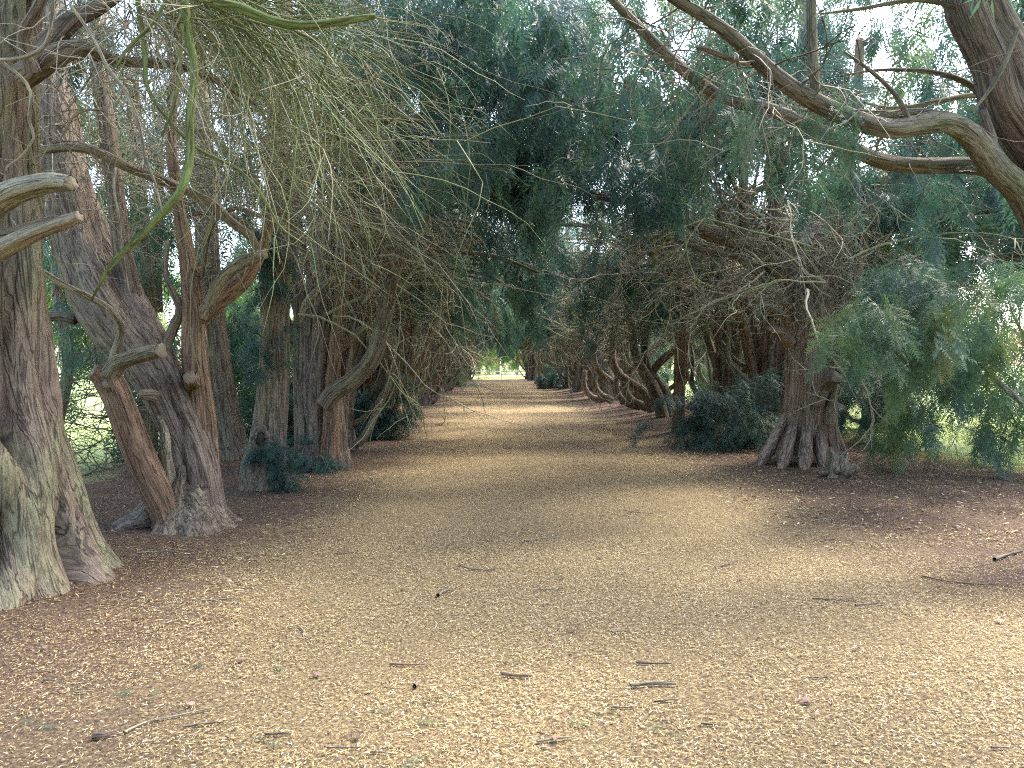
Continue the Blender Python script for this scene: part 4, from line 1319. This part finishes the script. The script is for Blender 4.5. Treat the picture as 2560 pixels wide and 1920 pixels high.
def tree_behind_left():
    rg = np.random.default_rng(109)
    b = on_ground(*P(573, 1150, 12.9)[:2])
    T = thing('yew_tree', 'dark smooth yew trunk leaning back between the leaning yew and the tufted one', 'tree', b)
    mb = MB()
    sp = [(578, 1165, 12.9, 84), (566, 1080, 12.9, 74), (548, 960, 12.9, 68), (532, 830, 12.9, 62), (520, 700, 12.9, 58), (512, 540, 12.9, 52), (500, 300, 12.9, 44), (490, 60, 12.9, 34)]
    fluted(mb, [P(u, v, Y) for u, v, Y, w in sp], [px(w, Y) / 2 for u, v, Y, w in sp], stems_ring(5, rg, .42, .58), sides=56, seg=.06, flare=.4, seed=43, rough=.05)
    mb.build('trunk', M_BARK_GREY, T, True)
    for k, s in enumerate([
        [(370, 1120, 12.5, 44), (370, 960, 12.5, 44), (368, 800, 12.5, 46), (362, 680, 12.5, 44), (350, 560, 12.5, 40), (340, 380, 12.5, 34), (330, 150, 12.5, 28)],
        [(392, 780, 13, 30), (390, 680, 13, 28), (395, 560, 13, 24), (400, 400, 13, 20)],
        [(140, 1080, 13.5, 30), (170, 900, 13.5, 28), (140, 700, 13.5, 24), (160, 450, 13.5, 20)],
    ]):
        px_limb(T, s, (M_BARK_OLIVE, M_BARK_GREY, M_BARK_PURPLE)[k], name='stem', sides=16, seed=150 + k)
    tb, fb = MB(), MB()
    n = 320
    st = np.array([P(u, v, y) for u, v, y in zip(uni(rg, 100, 900, n), uni(rg, 60, 620, n), uni(rg, 11, 14, n))])
    twigs(tb, rg, st, rg.normal(0, .7, (n, 3)) + [.1, 0, -.3], uni(rg, .4, 1.3, n), uni(rg, .004, .008, n), 7, .34, .3, .42, .16, 2, .55, 1)
    n = 46
    st = np.array([P(u, v, y) for u, v, y in zip(uni(rg, 60, 900, n), uni(rg, -60, 560, n), uni(rg, 13.5, 17, n))])
    boughs(fb, tb, rg, st, rg.normal(0, .7, (n, 3)) + [0, -.2, -.1], uni(rg, .9, 1.6, n), rg.normal(.38, .1, n), 40, False, .5, .5, 1.05)
    # low bare skirts behind the leaning tree
    n = 150
    st = np.array([P(u, v, y) for u, v, y in zip(uni(rg, 120, 420, n), uni(rg, 930, 1180, n), uni(rg, 10.5, 13, n))])
    twigs(tb, rg, st, np.stack([rg.normal(0, 1, n), rg.normal(0, .3, n), rg.normal(-.1, .12, n)], -1), uni(rg, .5, 1.6, n), uni(rg, .004, .01, n), 7, .12, .05, .15, .1, 3, .5, 1)
    n = 70
    st = np.array([P(u, v, y) for u, v, y in zip(uni(rg, 150, 300, n), uni(rg, 620, 860, n), uni(rg, 10.5, 13, n))])
    twigs(tb, rg, st, np.stack([rg.normal(0, .25, n), rg.normal(0, .3, n), uni(rg, -1, -.5, n)], -1), uni(rg, .5, 1.3, n), uni(rg, .004, .009, n), 7, .16, .2, .2, .12, 3, .5, 1)
    crown(fb, tb, rg, 1, b, n_over=12, n_curt=8, n_top=3, spr=40, zlo=4.6, curt_x=(1.0, 3.2), over_x=(-.5, 2))
    n = 18
    st = np.array([P(u, v, y) for u, v, y in zip(uni(rg, 580, 660, n), uni(rg, 760, 1060, n), uni(rg, 13.5, 16, n))])
    boughs(fb, tb, rg, st, rg.normal(0, .7, (n, 3)), uni(rg, .5, 1.0, n), rg.normal(.5, .12, n), 36, False, .4, .4)
    fb.build('foliage', M_LEAF, T, kind='stuff')
    tb.build('dead_twigs', M_TWIG, T, kind='stuff')


tree_olive()
tree_leaning()
tree_tufted()
tree_cluster()
tree_broad()
tree_overhead()
tree_crooked()
tree_pale_pole()
tree_behind_left()


# ------------------------------------------------------------------ the repeating rows
def proto_yew(seed, low_limbs):
    """avenue yew, path towards +X, foot at the origin"""
    rg = np.random.default_rng(seed)
    T = thing('yew_tree', '', 'tree')
    mats = [M_BARK_PURPLE, M_BARK_GREY, M_BARK_RED]
    mb = MB()
    z0 = np.zeros(3)
    fluted(mb, [z0 + [0, 0, -.25], z0 + [0, 0, .4], z0 + [rg.uniform(-.1, .1), rg.uniform(-.1, .1), 1.3], z0 + [rg.uniform(-.2, .2), rg.uniform(-.2, .2), 2.6], z0 + [rg.uniform(-.3, .3), 0, 4.0]],
           [.52, .43, .38, .33, .2], stems_ring(8, rg, .55, .42), sides=64, seg=.07, flare=.5, flare_h=.3, twist=.1, seed=seed, rough=.07, ground=False)
    mb.build('trunk', mats[seed % 3], T, True)
    nst = 9
    for k in range(nst):
        a = 2 * math.pi * k / nst + rg.uniform(-.4, .4)
        d = np.array([math.cos(a), math.sin(a), 0])
        r0 = rg.uniform(.06, .13)
        h = rg.uniform(.0, .6)
        mb = MB()
        limb(mb, [d * .28 + [0, 0, h], d * rg.uniform(.34, .5) + [0, 0, 1.3], d * rg.uniform(.5, .9) + [0, 0, 2.5], d * rg.uniform(.8, 1.5) + [0, 0, 3.8], d * rg.uniform(1.2, 2.4) + [0, 0, 5.4], d * rg.uniform(1.6, 3.0) + [0, 0, 6.6]],
             [r0, r0 * .95, r0 * .8, r0 * .65, r0 * .45, r0 * .2], sides=12, seg=.14, seed=seed * 10 + k, lump=.16)
        mb.build('stem', mats[(seed + k) % 3], T, True)
    for k in range(low_limbs):
        a = rg.uniform(-1.2, 1.2)
        d = np.array([math.cos(a), math.sin(a), 0])
        r0 = rg.uniform(.05, .09)
        mb = MB()
        h = rg.uniform(.1, 1.4)
        limb(mb, [d * .2 + [0, 0, h], d * .6 + [0, 0, h + rg.uniform(-.1, .3)], d * rg.uniform(.9, 1.2) + [0, rg.uniform(-.2, .2), h + .6], d * rg.uniform(1.0, 1.5) + [0, 0, h + 1.4], d * rg.uniform(1.1, 2.0) + [0, 0, h + 2.4]],
             [r0, r0, r0 * .85, r0 * .65, r0 * .35], sides=10, seg=.12, seed=seed * 20 + k, lump=.18)
        mb.build('limb', (M_LIMB, M_WOOD)[k % 2], T, True)
    for k in range(4):
        d = np.array([1, rg.uniform(-.7, .7), 0])
        h = rg.uniform(2.8, 4.2)
        mb = MB()
        limb(mb, [d * .1 + [0, 0, h], d * .9 + [0, 0, h + .3], d * 1.9 + [0, rg.uniform(-.3, .3), h + .5], d * 2.9 + [0, 0, h + .4], d * 3.7 + [0, 0, h + .1]], [.08, .065, .05, .035, .012], sides=9, seg=.15, seed=seed * 30 + k, lump=.14)
        mb.build('limb', M_LIMB, T, True)
    fb, tb = MB(), MB()
    crown(fb, tb, rg, 1, z0, n_over=25, n_curt=15, n_top=5, spr=40, zlo=3.6, ylen=1.8, tint=.36, size=1.2)
    bare_branches(tb, rg, 1, z0, 16, (2.6, 4.8))
    dead_fan(tb, rg, 1, z0, 120, (2.8, 4.8), (.2, 1.7), 1.6, (.5, 1.4), (.006, .011), green=.45, K=6, sag=.17, tint=.5, dz=(-.1, .6))
    dead_tangle(tb, rg, z0, 80, .9, (2.4, 4.0), r=(.005, .009), K=6)
    fb.build('foliage', M_LEAF, T, kind='stuff')
    tb.build('dead_twigs', M_TWIG, T, kind='stuff')
    return T


protos = [proto_yew(s, l) for s, l in ((201, 2), (202, 4), (203, 3), (204, 5))]
used = [False] * len(protos)


def place(k, x, y, rz, sc, label, group):
    if not used[k]:
        o = protos[k]
        used[k] = True
    else:
        o = copy_tree(protos[k])
    o.location = (x, y, float(hgt(np.array(x), np.array(y))))
    o.rotation_euler = (0, 0, rz)
    o.scale = (sc, sc, sc * random.uniform(.94, 1.06) * (1 + .42 * float(sstep(28, 60, y))))
    o['label'] = label
    if group:
        o['group'] = group
    elif 'group' in o:
        del o['group']
    return o


random.seed(5)
ROW_L = 'far multi-stemmed yew more than six along the file past the stem cluster'
ROW_R = 'far multi-stemmed yew more than four along the file past the sprawling yews'
ORD = ('first', 'second', 'third', 'fourth', 'fifth', 'sixth')
y, k = 14.9, 0
while y < 86:
    lb, gr = (ORD[k] + ' multi-stemmed yew along the file past the stem cluster', None) if k < 6 else (ROW_L, 'yews in the file beyond the stem cluster')
    place((k * 3 + (k // 3)) % 4, -3.25 + random.uniform(-.25, .25), y, random.uniform(-.35, .35), random.uniform(.92, 1.08), lb, gr)
    y += random.uniform(2.3, 2.9) + (0.6 if y > 45 else 0)
    k += 1
y, k = 35.0, 1
while y < 86:
    lb, gr = (ORD[k - 1] + ' multi-stemmed yew along the file past the sprawling yews', None) if k < 5 else (ROW_R, 'yews in the file beyond the crooked yew')
    place((k * 3 + (k // 3)) % 4, 5.05 + random.uniform(-.25, .25), y, math.pi + random.uniform(-.35, .35), random.uniform(.92, 1.08), lb, gr)
    y += random.uniform(2.4, 3.0) + (0.6 if y > 45 else 0)
    k += 1
place(2, 6.1, 16.9, math.pi + .3, .95, 'shaded multi-stemmed yew directly behind the low blue-green bush', None)
place(0, 6.3, 20.4, math.pi - .2, 1.0, 'shaded multi-stemmed yew behind the slim pale trunk', None)
place(1, 3.9, 79.0, math.pi, 1.0, 'yew crowding in on the path just before the far opening', None)
place(3, 3.7, 84.0, math.pi + .4, 1.0, 'last yew leaning in at the far opening opposite the fence end', None)
for x, y, sc in ((10.5, 11.5, 1.0), (12.5, 15.5, 1.1), (9.6, 19.0, 1.0), (8.6, 23.5, 1.0), (8.8, 28.0, 1.0), (9.2, 33.0, 1.1)):
    place(int(y) % 4, x, y, math.pi + random.uniform(-.5, .5), sc, 'yew of the outer row standing in grass behind the broad trunk', 'outer yews behind the broad trunk')


for i, (x, y, r) in enumerate(((-3.8, -4.6, 0), (-3.7, -7.4, 0), (-3.8, -10.2, 0), (5.5, -4.8, math.pi), (5.4, -7.6, math.pi), (5.5, -10.4, math.pi))):  # out-of-view yews added behind the camera, their canopy shades the foreground
    place((i * 3 + 1) % 4, x, y, r + random.uniform(-.3, .3), 1.05, 'unseen multi-stemmed yew added behind the camera to shade the near path', 'unseen yews added behind the camera')


# ------------------------------------------------------------------ low bushes
def bush(label, c, w, h, seed, hi, n, tint=.2, size=.8):
    rg = np.random.default_rng(seed)
    b = on_ground(c[0], c[1])
    T = thing('yew_bush', label, 'bush', b)
    fb, tb = MB(), MB()
    a = uni(rg, 0, 6.283, n)
    st = b + np.stack([np.cos(a) * w * .2 * rg.random(n), np.sin(a) * w * .2 * rg.random(n), uni(rg, .05, h * .75, n)], -1)
    d = np.stack([np.cos(a), np.sin(a), uni(rg, -.1, .9, n)], -1)
    boughs(fb, tb, rg, st, d, uni(rg, .25, .85, n) * w, rg.normal(tint + .12, .09, n), 26, hi, .35, .10, size, .006)
    twigs(tb, rg, st[: n // 2], d[: n // 2], uni(rg, .3, .6, n // 2) * w, .005, 7, .15, .1, .3, .1, 2, .5, 1)
    fb.build('foliage', M_LEAF, T, kind='stuff')
    tb.build('twigs', M_TWIG, T, kind='stuff')


bush('low blue-green yew bush between the broad trunk and the slim pale trunk', P(1810, 1105, 14.9), 2.0, 1.4, 301, True, 60, .16)
bush('dark green yew bush hugging the path edge beside the big curved limb', P(935, 1085, 17.4), 1.5, 1.7, 302, False, 44, .15)
bush('small dark yew bush on the far path edge under the crooked file', P(1388, 972, 50), 1.9, 1.5, 303, False, 24, .1, 1.3)
bush('pale green yew bush at the foot of the far end of the file', P(1128, 966, 55), 2.0, 1.2, 304, False, 24, .5, 1.3)
bush('feathery yew bush spreading behind the root toes of the broad trunk', P(2170, 1100, 14.6), 1.7, 1.9, 305, True, 44, .25)
bush('sprawling green bush in the gap behind the tufted trunk', P(690, 1090, 15.5), 1.6, 2.0, 306, False, 40, .4)
bush('small dark sprouting bush at the foot of the stem cluster', P(775, 1165, 11.9), .8, .35, 307, True, 16, .15, .6)

# ------------------------------------------------------------------ stump by the broad trunk
def stump():
    rg = np.random.default_rng(61)
    b = on_ground(*P(2093, 1200, 10.75)[:2])
    T = thing('tree_stump', 'small rotten jagged stump on the litter in front of the broad trunk', 'stump', b)
    mb = MB()
    sides, K = 40, 12
    th = np.linspace(0, 2 * np.pi, sides, endpoint=False)
    hh = .30 + .15 * rg.random(sides // 2).repeat(2)
    t = np.linspace(0, 1, K)[:, None]
    R = (.13 + .16 * np.exp(-t * 6)) * (1 + .25 * np.sin(th * 5 + 1)[None] * (1 - t * .4)) * (1 + .2 * (fbm(np.stack(np.broadcast_arrays(np.cos(th) * 3, np.sin(th) * 3, t * 3), -1), 3, 3) - .5))
    v = np.stack([R * np.cos(th), R * np.sin(th), np.broadcast_to(t * hh - .05, R.shape)], -1) + b
    inner = np.stack([.08 * np.cos(th), .08 * np.sin(th), np.full(sides, .2)], -1) + b
    v = np.concatenate([v.reshape(-1, 3), inner])
    bc = np.concatenate([np.stack(np.broadcast_arrays(np.cos(th) * .2, np.sin(th) * .2, t * .4), -1).reshape(-1, 3), inner - b])
    mb.add(v, None, grid_quads(K + 1, sides), .5, bc)
    mb.build('trunk', M_WOOD, T, True)
    for k in range(9):
        a = k * .7 + rg.uniform(-.2, .2)
        d = np.array([math.cos(a), math.sin(a), 0])
        mb = MB()
        l = rg.uniform(.22, .36)
        limb(mb, [b + d * .06 + [0, 0, .06], b + d * l * .7 + [0, 0, rg.uniform(.03, .12)], b + d * l + [0, 0, rg.uniform(-.02, .15)]], [.055, .045, .02], sides=9, seg=.03, seed=k + 5, lump=.35)
        mb.build('root', M_BARK_GREY, T, True)


stump()

# ------------------------------------------------------------------ far end: fence and field trees
def far_end():
    rg = np.random.default_rng(71)
    Yf = 94.0
    x0, x1 = -3.0, 4.5
    T = thing('fence', 'pale wooden post and rail fence across the bright far end of the avenue', 'fence', (0, Yf, float(hgt(np.array(0.), np.array(Yf)))))

    def box(mb, c, s):
        c, s = np.array(c, float), np.array(s) / 2
        v = np.array([[i, j, k] for i in (-1, 1) for j in (-1, 1) for k in (-1, 1)]) * s + c
        mb.add(v, None, [(0, 1, 3, 2), (4, 6, 7, 5), (0, 4, 5, 1), (2, 3, 7, 6), (0, 2, 6, 4), (1, 5, 7, 3)], float(rg.random()))

    xp = np.linspace(x0, x1, 5)
    for x in xp:
        mb = MB()
        box(mb, (x, Yf, .45), (.12, .12, 1.1))
        mb.build('post', M_FENCE, T)
    for z in (.42, .78):
        for a, c in zip(xp[:-1], xp[1:]):
            mb = MB()
            box(mb, ((a + c) / 2, Yf - .09, z + rg.uniform(-.02, .02)), (c - a - .01, .05, .13))
            mb.build('rail', M_FENCE, T)


far_end()


def proto_field(seed):
    rg = np.random.default_rng(seed)
    T = thing('field_tree', '', 'tree')
    mb = MB()
    limb(mb, [np.array([0, 0, -.3]), np.array([.1, 0, 2.]), np.array([.0, .2, 4.5]), np.array([.1, 0, 8.])], [.32, .26, .2, .06], sides=12, seg=.3, seed=seed)
    for k in range(7):
        a = k * .9
        z = 2.2 + k * .6
        limb(mb, [np.array([0, 0, z]), np.array([math.cos(a), math.sin(a), z + 1]), np.array([2.4 * math.cos(a), 2.4 * math.sin(a), z + 2])], [.12, .08, .02], sides=8, seg=.3, seed=seed + k)
    mb.build('trunk', M_BARK_GREY, T, True)
    fb = MB()
    n = 150
    v = norm(rg.normal(0, 1, (n, 3))) * (rg.random((n, 1)) ** .35) * np.array([3.2, 3.2, 3.6]) + [0, 0, 5.6]
    v[:, 2] += .8 * np.sin(v[:, 0] * 1.3 + seed)
    boughs(fb, None, rg, v, rg.normal(0, 1, (n, 3)) + [0, 0, -.2], uni(rg, .9, 1.6, n), rg.normal(.5, .15, n), 26, False, .4, .7, 2.0)
    fb.build('crown', M_FIELD, T, kind='stuff')
    return T


fp = [proto_field(401), proto_field(402)]
fu = [False, False]
random.seed(9)
FT = 'light green leafy tree standing in the open meadow beyond the yews'
spots = [(-2.5, 118), (3.5, 124), (9, 112), (-9, 112), (0.5, 135), (-24, 20), (-27, 32), (-22, 44), (-30, 10), (-20, 62), (-16, 84), (25, 18), (28, 30), (24, 44), (22, 60), (18, 80), (30, 6), (-34, 50)]
for i, (x, y) in enumerate(spots):
    k = i % 2
    o = fp[k] if not fu[k] else copy_tree(fp[k])
    fu[k] = True
    o.location = (x, y, 0)
    o.rotation_euler = (0, 0, random.uniform(0, 6.28))
    s = random.uniform(.9, 1.5)
    o.scale = (s, s, s * random.uniform(.9, 1.2))
    o['label'], o['group'] = FT, 'trees in the meadow beyond the yews'


# ------------------------------------------------------------------ sticks, leaves and sprigs lying on the carpet
def ground_px(u, v):
    Y = CAM_H * 1925 / (v - 912.0)
    for _ in range(3):
        p = P(u, v, Y)
        Y = (CAM_H - float(hgt(np.array(p[0]), np.array(p[1])))) * 1925 / (v - 912.0)
    return P(u, v, Y)


def stick(label, uv, r, mat, seed, group=None):
    pts = []
    for u, v in uv:
        p = ground_px(u, v)
        p[2] = float(hgt(np.array(p[0]), np.array(p[1]))) + r * .7 + .008
        pts.append(p)
    base = np.array(pts[0])
    mb = MB()
    limb(mb, pts, np.linspace(r, r * .55, len(pts)), sides=8, seg=.025, seed=seed, lump=.2)
    v = np.concatenate(mb.v)
    mb.v = [v - base.astype(np.float32)]
    o = mb.build('fallen_stick', mat, None, True)
    o.location = base
    return tag(o, label, 'stick', group)


stick('grey lichen-whitened straight stick lying on the golden needles', [(1575, 1731), (1630, 1727), (1690, 1729)], .011, M_WOOD, 1)
stick('short brown stick with a pale worn middle on the needle carpet', [(1253, 1697), (1290, 1703), (1330, 1704)], .010, M_BARK_RED, 2)
stick('stubby pale bent stick on the golden needles', [(1095, 1498), (1108, 1486), (1130, 1482)], .014, M_WOOD, 3)
stick('thin curved dark twig arching on the path', [(1148, 1418), (1175, 1428), (1215, 1432), (1245, 1428)], .007, M_BARK_GREY, 4)
stick('thin dark straight twig lying across the path beside a bare patch', [(1530, 1593), (1550, 1590), (1578, 1593)], .007, M_BARK_PURPLE, 5)
stick('slender forked-looking twig on the path towards the broad trunk', [(1787, 1428), (1820, 1420), (1850, 1408)], .007, M_BARK_GREY, 6)
stick('long thin twig lying on the needles near the olive trunk', [(310, 1838), (370, 1812), (450, 1795), (530, 1778)], .006, M_WOOD, 7)
stick('dark flat chunk of bark-covered wood by a long thin twig', [(232, 1850), (262, 1848), (292, 1838)], .014, M_BARK_PURPLE, 8)
stick('dark stick poking out at the foot of the dark leaning yew', [(2486, 1414), (2520, 1402), (2556, 1392)], .016, M_BARK_PURPLE, 9)
stick('long low brown twig on the litter below the dark leaning yew', [(2300, 1452), (2360, 1466), (2440, 1476), (2530, 1478)], .007, M_BARK_RED, 10)
stick('pale crooked twig curling on the needles', [(745, 1570), (760, 1585), (758, 1598), (775, 1608)], .006, M_WOOD, 11)
stick('black stubby twig on the needle carpet', [(1036, 1730), (1042, 1722), (1052, 1716)], .012, M_BARK_PURPLE, 12)
random.seed(21)
SG = 'thin dead twig fallen on the needle litter'
for i in range(44):
    v = 960 + 900 * random.random() ** 1.3 + 60
    u = random.uniform(60, 2500)
    g = ground_px(u, v)
    if not (-3.0 < g[0] < 6.0) or g[1] > 22:
        continue
    L = random.uniform(25, 110) * min(1, (v - 912) / 700 + .25)
    a = random.uniform(-.5, .5)
    stick(SG, [(u, v), (u + L * .5, v + L * .12 * a + random.uniform(-2, 2)), (u + L, v + L * .25 * a)], random.uniform(.004, .007), random.choice([M_WOOD, M_BARK_GREY, M_BARK_PURPLE, M_BARK_RED]), 40 + i, 'dead twigs scattered on the litter')

M_DLEAF = mat_ramp('fallen_leaf', [(0, (.16, .10, .08)), (.5, (.34, .24, .20)), (1, (.66, .62, .58))], .6, 40)


def flat_leaf(name, mat, p, a, L, tint, lift, seed):
    rg = np.random.default_rng(seed)
    k = 7
    t = np.linspace(0, 1, k)
    w = .36 * np.sin(np.pi * np.clip(t * .96 + .02, 0, 1)) ** .8
    d, s = np.array([math.cos(a), math.sin(a), 0]), np.array([-math.sin(a), math.cos(a), 0])
    mid = L * (t[:, None] * d) + np.stack([0 * t, 0 * t, lift * np.sin(t * 2.6)], -1)
    e1 = mid + s * (w * L)[:, None] + np.stack([0 * t, 0 * t, w * lift * 1.2], -1)
    e2 = mid - s * (w * L)[:, None] + np.stack([0 * t, 0 * t, w * lift * .8], -1)
    v = np.stack([e1, mid, e2], 1).reshape(-1, 3)
    i = np.arange(k - 1)[:, None] * 3
    q = np.stack([i + np.array([0, 1]), i + np.array([1, 2]), i + np.array([4, 5]), i + np.array([3, 4])], -1).reshape(-1, 4)
    mb = MB()
    mb.add(v, None, q, tint + rg.normal(0, .05, len(v)))
    o = mb.build(name, mat, None, True)
    o.location = (p[0], p[1], float(hgt(np.array(p[0]), np.array(p[1]))) + .015)
    return o


random.seed(33)
LG = 'curled fallen broad leaf lying on the needle litter'
lv = [(615, 1655), (470, 1765), (1370, 1516), (1395, 1862), (1712, 1490), (1620, 1436), (110, 1625), (2005, 1780), (2030, 1812), (2330, 1540), (2510, 1575), (2350, 1480), (1440, 1585), (1845, 1460), (1010, 1480), (800, 1700), (2280, 1330), (2200, 1290), (2400, 1260), (1500, 1400), (900, 1850), (700, 1540), (2150, 1640)]
for i, (u, v) in enumerate(lv):
    o = flat_leaf('fallen_leaf', M_DLEAF, ground_px(u, v), random.uniform(0, 6.28), random.uniform(.035, .06), random.choice([.0, .1, .2, .35, .5]), random.uniform(.003, .010), i)
    tag(o, LG, 'leaf', 'broad leaves fallen on the litter')

GG = 'small torn green yew sprig lying on the needle litter'
gv = [(1283, 1664), (1085, 1757), (1517, 1803), (985, 1795), (1033, 1820), (1434, 1814), (505, 1675), (686, 1690), (380, 1742), (668, 1868), (340, 1740), (85, 1818), (1945, 1590), (860, 1384), (1392, 1435), (1060, 1910), (770, 1508), (1668, 1850), (1120, 1366)]
for i, (u, v) in enumerate(gv):
    rg = np.random.default_rng(500 + i)
    p = ground_px(u, v)
    mb = MB()
    n = 2
    a = uni(rg, 0, 6.28, n)
    add_sprays(mb, rg, np.array([[0, 0, .012]] * n) + rg.normal(0, .006, (n, 3)), np.stack([np.cos(a), np.sin(a), 0 * a + .05], -1), uni(rg, .16, .28, n), uni(rg, .5, .75, n), True)
    o = mb.build('yew_sprig', M_LEAF)
    o.location = (p[0], p[1], float(hgt(np.array(p[0]), np.array(p[1]))) + .012)
    tag(o, GG, 'sprig', 'green sprigs fallen on the litter')
